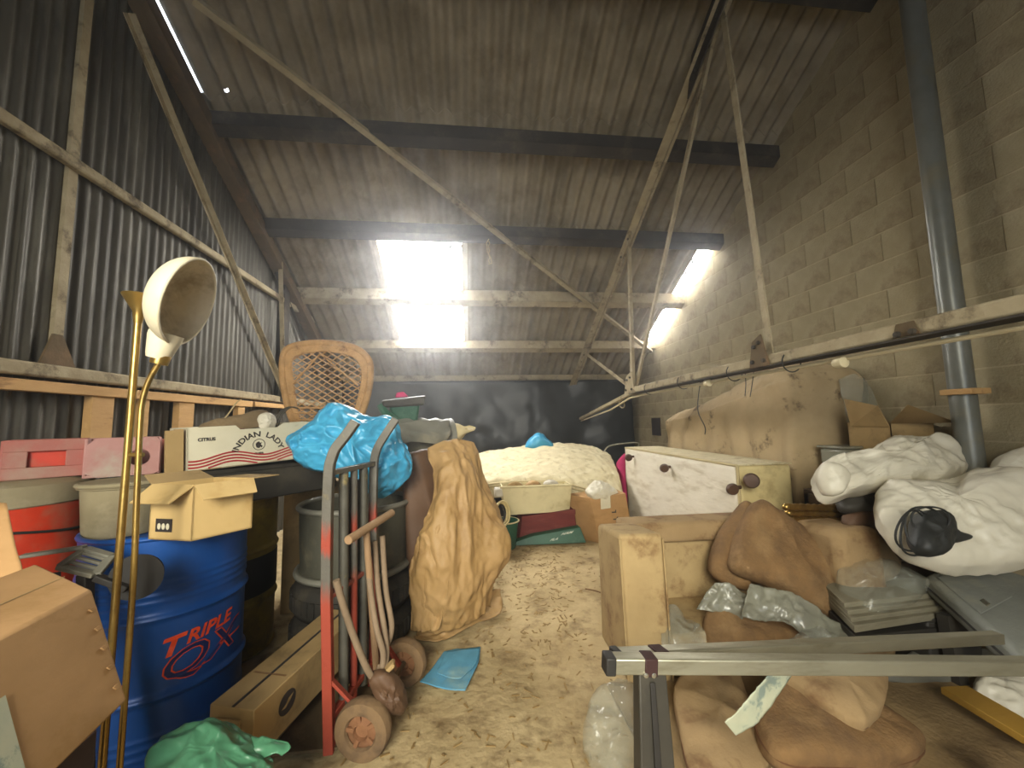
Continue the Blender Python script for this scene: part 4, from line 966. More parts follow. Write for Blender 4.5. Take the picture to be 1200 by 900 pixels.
# mattress
t = thing('mattress', 'cream floral mattress sagging over the boxes at the back', 'mattress', A(640, 600, 4.8))
top = [[(552, 532, 5.9), (600, 524, 6.0), (650, 519, 6.0), (690, 522, 5.9), (716, 532, 5.7)],
       [(550, 548, 5.2), (600, 541, 5.3), (655, 534, 5.3), (700, 538, 5.2), (726, 556, 5.0)],
       [(550, 566, 4.66), (600, 561, 4.66), (650, 561, 4.66), (695, 572, 4.6), (733, 590, 4.5)]]
G = [[A(*q) for q in r] for r in top]
nu, nv = 70, 50
R2 = [spline(r, nu) for r in G]; cols = [spline([r[i] for r in R2], nv) for i in range(nu+1)]
vs = []; fs = []; W = nu+1
for lay in (0, 1):
    for j in range(nv+1):
        for i in range(nu+1):
            p = cols[i][j].copy()
            if lay == 0: p.z += .016*crumple(p, 7, 2, 2) + .012*math.sin(i*.9)*math.sin(j*.9) - .05*max(0, 1-min(i, nu-i, j, nv-j)/3)**2
            else: p.z -= .2
            vs.append(p)
o2 = W*(nv+1)
for j in range(nv):
    for i in range(nu):
        q = (j*W+i, j*W+i+1, (j+1)*W+i+1, (j+1)*W+i); fs.append(q[::-1]); fs.append(tuple(o2+k for k in q))
for i in range(nu): fs.append((nv*W+i, o2+nv*W+i, o2+nv*W+i+1, nv*W+i+1)[::-1]); fs.append((i, i+1, o2+i+1, o2+i)[::-1])
for j in range(nv): fs.append((j*W+nu, (j+1)*W+nu, o2+(j+1)*W+nu, o2+j*W+nu)); fs.append((j*W, o2+j*W, o2+(j+1)*W, (j+1)*W))
MB().add(vs, fs).build('mattress_body', M['mattress'], t, smooth=50)
for dz in (-.035, -.075, -.19):
    P = [cols[i][nv]+V((0, -.012, dz)) for i in range(0, nu+1, 2)]; MB().tube(P, .011, 6).build('piping', M['mattress_edge'], t, smooth=60)
# what holds it: boxes in front
def tray(name, label, px, Y, h_, depth, mt, cat, open_=True, rot=0, taper=.04):
    (x0, ya), (x1, yb) = px
    p0, p1 = A(x0, ya, Y), A(x1, yb, Y); 
    return p0, p1
t = thing('plastic_trough', 'long cream plastic trough on the maroon box before the mattress', 'trough', A(625, 600, 4.35))
a, b = A(592, 604, 4.35), A(666, 599, 4.35); ua, ub = A(588, 571, 4.33), A(669, 568, 4.33)
bk_ = V((0, .3, 0)); th = V((0, .012, 0))
MB().hexa([a, b, b+th, a+th, ua, ub, ub+th, ua+th]).build('front_panel', M['cream_plastic'], t, bevel=.004)
MB().hexa([a+bk_, b+bk_, b+bk_+th, a+bk_+th, ua+bk_, ub+bk_, ub+bk_+th, ua+bk_+th]).build('back_panel', M['cream_plastic'], t, bevel=.004)
MB().frame(a, b-a, bk_, (0, 0, .012)).build('drawer_base', M['cream_plastic'], t)
for q, uq in ((a, ua), (b, ub)): MB().hexa([q, q+V((.012, 0, 0)), q+bk_+V((.012, 0, 0)), q+bk_, uq, uq+V((.012, 0, 0)), uq+bk_+V((.012, 0, 0)), uq+bk_]).build('end_panel', M['cream_plastic'], t)
MB().tube([ua+V((-.02, -.008, 0)), ub+V((.01, -.008, 0))], .012, 8).build('rolled_lip', M['cream_plastic'], t)
MB().box(ua+V((-.03, .06, -.06)), (.1, .12, .1)).build('corner_clip', M['white_tub'], t, bevel=.02)
for k, wd in enumerate(('straw coloured', 'brown paper', 'white plastic')):
    p = ua.lerp(ub, .2+.27*k)+V((0, .1+.03*(k % 3), 0))
    tag(blob([p+V((-.08, 0, -.01)), p+V((-.02, 0, .035)), p+V((.06, 0, .02)), p+V((.09, 0, -.02)), p+V((.02, 0, -.04))], .08, 20, 5, 2, .02, 14, k, True).build('scrap', M[('straw', 'paper', 'white_tub')[k]], None, p), wd+' scrap heaped in the cream plastic trough', 'scrap', 'scraps in the cream trough')
t = thing('maroon_box', 'faded maroon box squeezed under the cream plastic trough', 'box', A(640, 635, 4.36))
q0, q1, q2, q3 = A(608, 634, 4.36), A(677, 628, 4.3), A(673, 597, 4.3), A(612, 606, 4.36)
bv = V((0, .35, 0)); MB().hexa([q0, q1, q1+bv, q0+bv, q3, q2, q2+bv, q3+bv]).build('box_body', M['maroon'], t, bevel=.008)
MB().hexa([q3+V((-.005, -.008, -.05)), q2+V((.01, -.008, -.05)), q2+V((.01, -.003, -.05)), q3+V((-.005, -.003, -.05)), q3+V((-.005, -.008, .004)), q2+V((.01, -.008, .004)), q2+V((.01, -.003, .004)), q3+V((-.005, -.003, .004))]).build('lid_lip', M['maroon'], t)
t = thing('green_box', 'dark green printed box lying before the maroon box', 'box', AZ(650, 640, 0))
q0, q1 = AZ(588, 641, .0), AZ(688, 634, .0); q0.y = 4.2; 
q0, q1, q2, q3 = A(590, 640, 4.22), A(687, 636, 4.15), A(680, 618, 4.18), A(625, 628, 4.22)
MB().hexa([q0, q1, q1+bv*.3, q0+bv*.3, q3, q2, q2+bv*.3, q3+bv*.3]).build('box_body', M['green_plastic'], t, bevel=.004)
gx = (q2-q3).normalized(); gu = ((q0+q1)/2-(q2+q3)/2).normalized()*-1
for s, f, sz in (('HAM', .80, .055), ('FLA', .62, .05)):
    c = q3.lerp(q2, f) - gu*(.075 if s == 'HAM' else .14); lettering(s, sz, (lambda c: lambda x, y: c+gx*x+gu*y+V((0, -.006, .002)))(c), 'box_lettering', M['white_paint'], t, 0, .001)
t = thing('green_bucket', 'green plastic bucket half hidden by the kraft paper', 'bucket', AZ(598, 640, 0))
bc_ = A(592, 640, 4.2); bc_.z = 0
MB().lathe([(.1, 0), (.11, .01), (.14, .26), (.148, .262), (.148, .28), (.135, .28), (.105, .02), (.001, .02)], bc_, n=32).build('bucket_body', M['green_plastic'], t, smooth=50)
MB().torus(bc_+V((0, 0, .275)), (0, 0, 1), .146, .008, 32, 8).build('bucket_rim', M['cream_plastic'], t, smooth=60)
t = thing('cable_coil', 'coil of pale cable hanging beside the kraft paper edge', 'coil', A(588, 603, 4.0))
for k in range(3): MB().torus(A(585+2*k, 602, 4.02), (.7, -.6, .1), .095+.012*k, .012, 28, 8).build('cable_turn', M['divan_cream'] if k else M['cable'], t, smooth=60)
t = thing('tall_carton', 'upright brown carton with torn label right of the mattress boxes', 'carton', A(715, 635, 4.2))
q0, q1 = A(703, 640, 4.2), A(743, 632, 4.15); q2, q3 = A(733, 578, 4.15), A(692, 584, 4.2)
bv = V((-.22, .3, 0)); m = MB().hexa([q0, q1, q1+V((0, .32, 0)), q0+bv, q3, q2, q2+V((0, .32, 0)), q3+bv]); m.build('carton_body', M['carton'], t, bevel=.004)
MB().hexa([q3.lerp(q2, .28).lerp(q0, .0)+V((0, -.004, -.13)), q3.lerp(q2, .56)+V((0, -.004, -.13)), q3.lerp(q2, .56)+V((0, -.002, -.13)), q3.lerp(q2, .28)+V((0, -.002, -.13)), q3.lerp(q2, .28)+V((0, -.004, 0)), q3.lerp(q2, .56)+V((0, -.004, 0)), q3.lerp(q2, .56)+V((0, -.002, .0)), q3.lerp(q2, .28)+V((0, -.002, .0))]).build('torn_label', M['white_board'], t)
for k in range(5):
    c = q3.lerp(q2, .55).lerp(q0.lerp(q1, .62), .36+.15*k)+V((0, -.004, 0)); MB().box(c, (.05, .002, .012)).build('print_mark', M['black_print'], t); MB().box(c+V((.02, 0, .015)), (.012, .002, .02)).build('print_mark', M['black_print'], t)
m = blob([(688, 575, 4.3), (697, 566, 4.3), (712, 570, 4.3), (722, 578, 4.25), (712, 585, 4.2), (694, 582, 4.2)], .12, 36, 7, 2, .05, 9, 5, octs=4)
tag(m.build('crumpled_wrapper', M['bag_white'], None, A(705, 583, 4.25), smooth=80), 'crumpled white wrapper on top of the upright brown carton', 'wrapper')
t = thing('storage_chest', 'black chest in shadow supporting the sagging mattress', 'chest', (1.1, 5.2, 0))
MB().box((.7, 5.45, .18), (1.2, 1.0, .36)).build('chest_body', M['black_paint'], t, bevel=.02); MB().box((.7, 5.45, .375), (1.24, 1.04, .03)).build('chest_lid', M['black_paint'], t, bevel=.01)
m = blob([(723, 545, 5.2), (730, 533, 5.2), (738, 530, 5.2), (742, 545, 5.2), (741, 640, 5.2), (732, 640, 5.2), (728, 565, 5.2)], .14, 40, 6, 2.5, .02, 6, 6)
tag(m.build('pink_cloth', M['pink'], None, A(733, 630, 5.2)), 'bright pink cloth wedged between the mattress and white divan base', 'cloth')
m = blob([(618, 526, 5.9), (622, 514, 5.95), (631, 509, 5.95), (640, 514, 5.95), (648, 526, 5.9)], .2, 36, 7, 2, .06, 5, 2)
tag(m.build('plastic_bag', M['bag_blue'], None, A(632, 524, 6.4), smooth=80), 'small crumpled blue bag peeping over the mattress far edge', 'bag')
P = spline([A(708, 530, 6.3), A(712, 524, 6.3), A(722, 521, 6.3), A(746, 519, 6.3), A(748, 524, 6.3), A(747, 545, 6.3), V((2.66, 6.3, 0))], 30)
tag(MB().tube(P, .014, 8).build('tube_frame', M['alu'], None, P[-1], smooth=60), 'bent pale tube frame behind the white divan base corner', 'frame')
# divan base on its side
DX, DY0, DY1, DH = 2.04, 2.86, 5.05, .93
t = thing('divan_base', 'white divan bed base standing on its side with castors showing', 'bed base', (2.3, 4, 0))
m = MB(); nj, nk = 40, 18; vs = []; 
for j in range(nj+1):
    for k in range(nk+1):
        y = DY0+(DY1-DY0)*j/nj; z = .0+DH*k/nk
        vs.append((DX-.012*crumple((0, y*2, z), 3, 1)*math.sin(math.pi*k/nk), y, z))
m.add(vs, [(j*(nk+1)+k, j*(nk+1)+k+1, (j+1)*(nk+1)+k+1, (j+1)*(nk+1)+k) for j in range(nj) for k in range(nk)])
m.build('underside_cloth', M['divan_white'], t, smooth=80, solid=.004)
MB().box((DX+.23, (DY0+DY1)/2, DH/2), (.45, DY1-DY0, DH)).build('base_frame', M['divan_cream'], t, bevel=.03, seg=3)
MB().box((DX+.23, (DY0+DY1)/2, DH+.004), (.46, DY1-DY0, .012)).build('side_cover', M['mattress'], t, bevel=.004)
MB().tube([(DX, DY0, DH), (DX, DY1, DH)], .012, 6).build('edge_piping', M['mattress_edge'], t); MB().tube([(DX, DY0, .02), (DX, DY0, DH)], .012, 6).build('edge_piping', M['mattress_edge'], t)
def castor(p, out):
    c_ = MB().tube([p, p+V((-.05, 0, 0))], .014, 8).build('castor', M['castor'], t)
    MB().lathe([(.001, -.026), (.036, -.024), (.046, 0), (.036, .024), (.001, .026)], p+V((-.075, -.01, -.01)), (.3, 1, .2), 18).build('castor_wheel', M['castor'], c_, smooth=50)
castor(AX(786, 547, DX), 1); castor(AX(868, 571, DX), 1); castor(AX(743, 535, DX), 1)
MB().lathe([(.001, -.02), (.045, -.018), (.055, 0), (.045, .018), (.001, .02)], AX(881, 563, DX)+V((-.01, -.01, .0)), (.5, 1, 0), 20).build('castor_cap', M['castor'], t, smooth=50)
# furniture under a dust sheet
t = thing('covered_furniture', 'tall furniture covered by a dirty beige dust sheet against block wall', 'covered furniture', (2.85, 3.9, 0))
cx_ = [(2.60, 4.98), (2.58, 4.3), (2.57, 3.6), (2.57, 3.1), (2.63, 2.93), (2.85, 2.86), (3.14, 2.84)]
sh_ = [1.26, 1.33, 1.47, 1.58, 1.60, 1.60, 1.60]
tp_ = [(2.9, 4.9, 1.38), (2.85, 4.3, 1.47), (2.85, 3.7, 1.64), (2.86, 3.35, 1.73), (2.9, 3.2, 1.75), (3.0, 3.15, 1.75), (3.14, 3.15, 1.72)]
rows_ = [[(x, y, .03) for i, (x, y) in enumerate(cx_)], [(x, y-.01*(i > 3), .55) for i, (x, y) in enumerate(cx_)],
         [(x, y, .75*s+.25) for (x, y), s in zip(cx_, sh_)], [(x+.02, y+.01, s) for (x, y), s in zip(cx_, sh_)],
         [((x*1.5+tx)/2.5+.0, (y*1.5+ty)/2.5, s*.35+tz*.65+.015) for (x, y), s, (tx, ty, tz) in zip(cx_, sh_, tp_)], tp_, [(min(3.15, x+.22), y+.02, z-.02) for x, y, z in tp_]]
m = sheet(rows_, 110, 80, .03, 3.0, 4, world=True, octs=3)
for i, p in enumerate(m.v):    # hanging pleats low down
    if p.z < 1.5: p += V((.045*math.sin(p.y*17+3*noise.noise(p*1.2)), .018*math.sin(p.x*24) if p.y < 3 else 0, 0))*(1-max(0, p.z-.6)/.9)
m.build('dust_sheet', M['dust_sheet'], t, smooth=80, solid=.006)
m = sheet([[(2.90, 2.80, 1.58), (3.02, 2.78, 1.62), (3.13, 2.8, 1.58)], [(2.86, 2.72, 1.2), (3.05, 2.68, 1.2), (3.15, 2.7, 1.2)], [(2.82, 2.66, .8), (3.02, 2.6, .8), (3.15, 2.6, .8)]], 24, 30, .03, 6, 8, world=True)
m.build('polythene_cover', M['film'], t, smooth=80, solid=.003)

# sofa
t = thing('sofa', 'dusty tan sofa heaped with loose cushions, tall arm nearest aisle', 'sofa', (1.6, 2.3, 0))
def slab(name, pts, mt, bev=.03):
    return MB().hexa([V(p) for p in pts]).build(name, M[mt], t, bevel=bev, seg=4)
f0, f1_ = AZ(727, 812, 0), AZ(777, 806, 0)
f0 = V((.765, 1.985, .0)); f1_ = V((.985, 1.965, .0))
b0_, b1_ = V((.775, 2.42, 0)), V((1.0, 2.42, 0)); H = V((0, 0, .715))
slab('arm', [f0, f1_, b1_, b0_, f0+H+V((-.01, .02, 0)), f1_+H+V((0, .02, 0)), b1_+H-V((0, 0, .05)), b0_+H-V((.0, 0, .05))], 'sofa_side', .025)
MB().tube([f0+V((-.002, -.002, .02)), f0+H+V((-.01, .012, -.02))], .006, 6).build('arm_piping', M['sofa_side'], t)
MB().tube([f0+V((-.002, -.002, .02))+V((.22, -.02, 0)), f0+H+V((.21, -.008, -.02))], .005, 6).build('arm_piping', M['sofa_side'], t)
slab('backrest', [(.96, 2.42, .1), (2.3, 2.4, .1), (2.3, 2.6, .1), (.96, 2.62, .1), (.96, 2.46, .635), (2.3, 2.44, .64), (2.3, 2.6, .64), (.96, 2.62, .635)], 'sofa_side')
slab('back_rail', [(.96, 2.40, .53), (2.3, 2.38, .53), (2.3, 2.55, .53), (.96, 2.57, .53), (.96, 2.42, .648), (2.3, 2.40, .652), (2.3, 2.62, .65), (.96, 2.64, .648)], 'velvet2', .03)
slab('seat_base', [(.98, 2.0, .05), (1.98, 1.98, .05), (1.98, 2.42, .05), (.98, 2.44, .05), (.98, 2.02, .2), (1.98, 2.0, .2), (1.98, 2.42, .2), (.98, 2.44, .2)], 'sofa_side', .02)
slab('arm', [(1.98, 1.98, 0), (2.26, 1.97, 0), (2.26, 2.42, 0), (1.98, 2.42, 0), (1.98, 2.0, .68), (2.26, 2.0, .68), (2.26, 2.42, .66), (1.98, 2.42, .66)], 'velvet2', .05)
# loose cushions
def cushion(label, pts, depth, mt, seed, p=3.0, pip=True, amp=.026):
    m = blob(pts, depth, 90, 16, p, amp, 4.5, seed)
    r = m.rim; t = thing('cushion', label, 'cushion', sum(r, V((0, 0, 0)))/len(r) - V((0, 0, .2)), 'loose brown cushions heaped on the sofa')
    m.build('cushion_body', M[mt], t, smooth=80)
    if pip: MB().tube([q for q in r]+[r[0]], .006, 6).build('piping', M['piping'], t, smooth=60)
    return t
cushion('tall narrow brown cushion tucked behind the big peaked one', [(872, 589, 2.36), (880, 594, 2.35), (877, 612, 2.34), (866, 650, 2.26), (862, 668, 2.22), (876, 690, 2.16), (852, 684, 2.2), (834, 671, 2.22), (833, 654, 2.26), (846, 622, 2.33), (862, 598, 2.36)], .13, 'velvet', 2, 2.6, False)
cushion('big peaked brown cushion leaning on the sofa back', [(888, 588, 2.28), (903, 598, 2.28), (935, 617, 2.28), (968, 637, 2.27), (988, 668, 2.2), (986, 700, 2.1), (972, 722, 2.0), (945, 706, 2.02), (905, 686, 2.06), (872, 673, 2.08), (859, 660, 2.12), (862, 635, 2.18), (873, 605, 2.26)], .17, 'velvet', 1, 2.8, False)
cushion('flat brown seat cushion under the grey polythene', [(828, 722, 2.1), (848, 711, 2.14), (885, 715, 2.15), (925, 728, 2.12), (955, 745, 2.05), (950, 765, 1.95), (900, 768, 1.94), (850, 762, 1.96), (828, 748, 2.02)], .15, 'velvet', 3, 2.8, True)
cushion('worn tan cushion propped on the right sofa arm', [(976, 628, 2.3), (1000, 614, 2.34), (1030, 616, 2.34), (1046, 640, 2.25), (1050, 672, 2.12), (1020, 684, 2.05), (990, 676, 2.06), (978, 650, 2.16)], .14, 'velvet2', 4, 2.8, False)
cushion('big flat brown cushion lying on the carpet in front', [AZ(q[0], q[1], q[2]) for q in ((886, 852, .14), (893, 812, .2), (935, 792, .24), (1000, 812, .22), (1055, 850, .16), (1082, 876, .1), (1060, 893, .07), (985, 900, .06), (915, 892, .07))] and [(886, 852, 1.5), (893, 812, 1.62), (935, 792, 1.7), (1000, 812, 1.68), (1055, 850, 1.54), (1082, 876, 1.45), (1060, 893, 1.37), (985, 900, 1.34), (915, 892, 1.36)], .14, 'velvet', 5, 3.2, True, .02)
cushion('small rounded brown cushion corner under the aluminium rails', [(918, 792, 1.62), (950, 778, 1.66), (1010, 778, 1.66), (1036, 792, 1.62), (1034, 820, 1.52), (1018, 848, 1.42), (1006, 851, 1.40), (975, 836, 1.45), (940, 812, 1.54)], .10, 'velvet2', 6, 3, True)
cushion('dusty tan cushion flat beside the dark trestle leg', [(795, 800, 1.82), (830, 782, 1.9), (862, 788, 1.9), (880, 830, 1.7), (905, 880, 1.48), (870, 915, 1.36), (815, 912, 1.36), (797, 850, 1.6)], .05, 'velvet2', 7, 3.6, True)
m = MB(); n_ = 40; vs = [(.66+2.3*i/n_, .95+1.05*j/n_, .008+.008*noise.noise(V((i*.2, j*.2, 1)))+.006*noise.noise(V((i*.6, j*.6, 4)))) for j in range(n_+1) for i in range(n_+1)]
m.add(vs, [(j*(n_+1)+i, j*(n_+1)+i+1, (j+1)*(n_+1)+i+1, (j+1)*(n_+1)+i) for j in range(n_) for i in range(n_)])
tag(m.build('carpet', M['mat_rug'], None, (1.8, 1.5, 0), solid=.012), 'dusty brown carpet spread on the floor in front of the sofa', 'carpet')

# aluminium rails on the dark trestle leg
t = thing('trestle', 'dark steel trestle carrying two long aluminium rails across the foreground', 'trestle', (.45, 1.0, 0))
a, b = A(714, 777, 1.0), A(1262, 781, 1.0)
MB().bar(a, b, .036, .038).build('front_rail', M['alu'], t, bevel=.004)
MB().bar(a-(b-a).normalized()*.014, a+(b-a).normalized()*.012, .04, .042).build('end_cap', M['cap'], t, bevel=.004)
c, d = A(722, 770, 1.07), A(1170, 747, 1.36)
MB().bar(c, d, .036, .036).build('rear_rail', M['alu'], t, bevel=.004)
MB().bar(c-(d-c).normalized()*.012, c+(d-c).normalized()*.01, .04, .04).build('end_cap', M['cap'], t, bevel=.004)
for p0, p1, w_ in ((A(752, 777.5, 1.0), A(767, 777.6, 1.0), .042), (A(764, 769, 1.08), A(778, 768, 1.09), .041)):
    MB().bar(p0, p1, w_, w_).build('clamp_band', M['maroon_dark'], t, bevel=.003)
p0, p1 = A(758, 789, 1.0), A(757, 1088, 1.0)
fl_ = [A(749, 788, .99), A(781, 788, 1.0)]
lb = MB().hexa([V((.38, .97, .0)), V((.50, .97, .0)), V((.50, 1.03, .0)), V((.38, 1.03, .0)), fl_[0], fl_[1], fl_[1]+V((0, .04, 0)), fl_[0]+V((0, .04, 0))]).build('trestle_leg', M['gunmetal'], t, bevel=.004)
MB().hexa([V((.43, .962, .01)), V((.455, .962, .01)), V((.455, .972, .01)), V((.43, .972, .01)), A(762, 800, .984), A(768, 800, .984), A(768, 800, .994), A(762, 800, .994)]).build('pressed_rib', M['cap'], lb, bevel=.002)
for px in (756, 765): MB().lathe([(.001, -.008), (.006, -.007), (.008, 0), (.008, .004)], A(px, 790, .985), (0, 1, 0), 10).build('bolt', M['chrome'], lb)
q = A(1235, 790, 1.0)
MB().hexa([V((q.x-.04, .97, 0)), V((q.x+.06, .97, 0)), V((q.x+.06, 1.03, 0)), V((q.x-.04, 1.03, 0)), q+V((-.02, -.01, 0)), q+V((.03, -.01, 0)), q+V((.03, .03, 0)), q+V((-.02, .03, 0))]).build('trestle_leg', M['gunmetal'], t, bevel=.004)
# dark grey panel lying under the rails
m = MB().hexa([A(1036, 800, 1.82), A(1110, 812, 1.78), A(1190, 780, 1.84), A(1080, 770, 1.98), A(1034, 785, 1.82), A(1112, 790, 1.78), A(1190, 762, 1.84), A(1080, 752, 1.98)])
tag(m.build('grey_tray', M['grey_plastic'], None, A(1110, 812, 1.8), bevel=.015), 'grey plastic tray under the aluminium rails beside the small cushion', 'tray')

# polythene sheets
def film(label, rows, nu, nv, amp, sc, seed, mt, name='polythene_sheet'):
    m = sheet(rows, nu, nv, amp, sc, seed, octs=4); o = m.build(name, M[mt], None, A(*rows[-1][0]), smooth=80, solid=.0015)
    return tag(o, label, 'polythene')
film('long grey polythene strip trailing below the big peaked cushion', [[(878, 686, 2.0), (905, 690, 1.98), (935, 700, 1.95), (965, 720, 1.9), (1002, 745, 1.82)], [(872, 700, 1.96), (900, 712, 1.94), (925, 716, 1.9), (955, 738, 1.86), (992, 750, 1.8)], [(868, 722, 1.98), (895, 725, 1.96), (915, 726, 1.92), (945, 742, 1.88), (985, 756, 1.8)]], 50, 24, .03, 9, 3, 'film_grey')
film('grey polythene flap left of the seat cushion under the narrow cushion', [[(838, 683, 2.12), (858, 686, 2.08), (878, 700, 2.04)], [(825, 700, 2.12), (848, 702, 2.06), (872, 716, 2.02)], [(816, 714, 2.12), (838, 716, 2.08), (868, 726, 2.04)]], 26, 24, .03, 10, 5, 'film_grey')
film('pale polythene scrap on the near edge of the seat cushion', [[(940, 742, 1.86), (965, 736, 1.86), (985, 745, 1.84)], [(925, 752, 1.82), (955, 748, 1.8), (985, 756, 1.8)], [(918, 764, 1.8), (950, 762, 1.78), (985, 764, 1.78)]], 24, 16, .02, 12, 7, 'film')
m = blob([(986, 672, 2.0), (1005, 664, 2.02), (1035, 662, 2.02), (1062, 672, 1.98), (1081, 688, 1.9), (1070, 702, 1.86), (1040, 715, 1.82), (1010, 720, 1.84), (988, 715, 1.9), (983, 692, 1.96)], .14, 60, 10, 2.2, .05, 8, 9, octs=4, keep=.2)
tag(m.build('clear_bag', M['film'], None, A(1030, 715, 1.84), smooth=80), 'crumpled clear polythene bag on the stacked boards', 'polythene')
m = blob([(696, 825, 1.35), (712, 812, 1.38), (735, 808, 1.4), (748, 815, 1.38), (748, 860, 1.3), (742, 905, 1.22), (715, 910, 1.2), (697, 890, 1.24), (692, 855, 1.3)], .16, 60, 10, 2.2, .05, 8, 4, octs=4, keep=.2)
tag(m.build('clear_bag', M['film'], None, A(720, 910, 1.22), smooth=80), 'crumpled clear polythene bag on the floor left of the trestle leg', 'polythene')
film('wrinkled clear film bunched inside the sofa next to its tall arm', [[(776, 715, 2.1), (790, 712, 2.08), (815, 735, 2.05)], [(776, 745, 1.98), (795, 740, 1.96), (825, 745, 1.96)], [(776, 790, 1.85), (800, 775, 1.86), (828, 765, 1.88)]], 24, 26, .03, 10, 8, 'film')
o = film('printed paper strip hanging below the aluminium rails over the flat cushions', [[(905, 783, 1.30), (932, 785, 1.32)], [(884, 808, 1.28), (906, 822, 1.3)], [(866, 830, 1.26), (888, 845, 1.28)], [(849, 846, 1.25), (862, 862, 1.26)]], 8, 24, .006, 12, 2, 'strip', 'paper_strip')
o['category'] = 'paper strip'

# right hand heap
t = thing('storage_box', 'low grey box under the stacked boards and grey case', 'box', (2.7, 2.0, 0))
MB().box((2.42, 1.97, .13), (.3, .26, .26)).build('box_body', M['dark_box'], t, bevel=.01); MB().box((2.42, 1.97, .27), (.32, .28, .02)).build('box_lid', M['dark_box'], t, bevel=.004)
t = thing('wooden_crate', 'dark wooden crate against the block wall beneath the white sacks', 'crate', (2.8, 2.3, 0))
for k in range(5): MB().box((2.78, 2.12, .075+.15*k), (.66, .02, .135)).build('slat', M['crate_wood'], t, bevel=.004); MB().box((2.46, 2.42, .075+.15*k), (.02, .6, .135)).build('slat', M['crate_wood'], t, bevel=.004)
MB().box((2.78, 2.42, .76), (.66, .6, .02)).build('crate_top', M['crate_wood'], t, bevel=.003)
for x in (2.47, 3.09):
    for y_ in (2.14, 2.7): MB().box((x, y_, .38), (.04, .04, .76)).build('corner_post', M['crate_wood'], t)
for k in range(4):
    a, b = A(1002-4*k, 742-9*k, 1.72+.03*k), A(1128+3*k, 722-8*k, 1.88+.03*k)
    bk_ = V((.12, .26, 0)); th = V((0, 0, .032))
    o = MB().hexa([a, b, b+bk_, a+bk_, a+th, b+th, b+bk_+th, a+bk_+th]).build('board', M['board_edge'], None, a, bevel=.003)
    tag(o, ('lowest', 'second lowest', 'second highest', 'topmost')[k]+' of the laminated boards stacked right of the sofa', 'board', 'laminated boards right of the sofa')
    if k == 0: b0x = (a+b)/2+bk_/2
a, b = A(1005, 765, 1.72), A(1120, 752, 1.86)
o = MB().hexa([a, b, b+V((.1, .24, 0)), a+V((.1, .24, 0)), a+V((0, 0, .07)), b+V((0, 0, .075)), b+V((.1, .24, .075)), a+V((.1, .24, .07))]).build('dark_board', M['dark_box'], None, a, bevel=.004)
tag(o, 'thick dark block underneath the stacked laminated boards', 'board')
# grey case
t = thing('grey_case', 'large rounded grey plastic case lying tilted at the right edge', 'case', A(1190, 760, 1.5))
c0, c1, c2, c3 = A(1084, 672, 1.92), A(1130, 652, 2.02), A(1290, 700, 1.66), A(1196, 768, 1.42)
nn = (c1-c0).cross(c3-c0).normalized(); nn = nn if nn.z < 0 else -nn
MB().hexa([c0+nn*.11, c3+nn*.11, c2+nn*.11, c1+nn*.11, c0, c3, c2, c1]).build('case_shell', M['grey_case'], t, bevel=.03, seg=4)
MB().frame(c0.lerp(c3, .12).lerp(c1, .1)-nn*.0, (c3-c0)*.5, (c1-c0)*.75, -nn*.006).build('raised_panel', M['grey_case'], t, bevel=.004)
MB().frame(c0.lerp(c3, .5)+(c1-c0)*.3+nn*.02, (c3-c0)*.08, (c1-c0)*.10, -nn*.028).build('latch', M['chrome'], t, bevel=.004)
MB().tube([c0+nn*.06+(c3-c0)*.04, c3+nn*.06-(c3-c0)*.04], .006, 6).build('seam', M['cap'], t)
MB().bar(c0.lerp(c3, .3)+nn*.11, V((c0.lerp(c3, .3).x, c0.lerp(c3, .3).y, 0)), .05, .05).build('prop', M['dark_box'], t)
MB().bar(c2.lerp(c1, .3)+nn*.11, V((c2.lerp(c1, .3).x, c2.lerp(c1, .3).y, 0)), .05, .05).build('prop', M['dark_box'], t)
# white sacks
def sackb(name, label, pts, depth, seed, amp=.05, sc=5, mt='bag_white'):
    m = blob(pts, depth, 96, 16, 2.3, amp, sc, seed, octs=4, keep=.25); P = m.rim
    lo = min(P, key=lambda q: q.z)
    t = thing(name, label, 'bag', lo); m.build('bag_body', M[mt], t, smooth=80); return t
t = sackb('white_bag', 'crumpled white polythene bag lying below the beige dust sheet', [(956, 556, 2.2), (964, 543, 2.22), (990, 538, 2.24), (1015, 538, 2.25), (1022, 530, 2.25), (1040, 519, 2.26), (1062, 520, 2.26), (1078, 519, 2.24), (1090, 515, 2.22), (1110, 522, 2.2), (1124, 540, 2.17), (1124, 558, 2.13), (1105, 568, 2.1), (1060, 570, 2.08), (1010, 576, 2.06), (975, 586, 2.05), (960, 574, 2.1)], .24, 3)
m = sheet([[(1034, 521, 2.2), (1055, 521, 2.2), (1075, 517, 2.2)], [(1019, 536, 2.14), (1040, 538, 2.12), (1068, 528, 2.14)], [(1030, 548, 2.13), (1050, 541, 2.1), (1072, 533, 2.13)]], 20, 16, .03, 9, 2); m.build('loose_fold', M['bag_white'], t, smooth=80, solid=.003)
m = blob([(957, 556, 2.1), (966, 544, 2.08), (985, 548, 2.06), (994, 560, 2.04), (985, 576, 2.02), (966, 578, 2.05)], .1, 36, 8, 2.2, .03, 8, 6); m.build('tied_end', M['bag_white'], t, smooth=80)
t = sackb('white_sack', 'big white polythene sack with black cable lying on it', [(1028, 590, 1.92), (1036, 574, 1.98), (1065, 570, 2.02), (1110, 570, 2.05), (1135, 560, 1.98), (1170, 556, 1.88), (1212, 560, 1.76), (1222, 620, 1.66), (1205, 655, 1.62), (1150, 664, 1.68), (1110, 664, 1.7), (1070, 652, 1.74), (1046, 634, 1.8), (1030, 610, 1.86)], .22, 5, .045, 4)
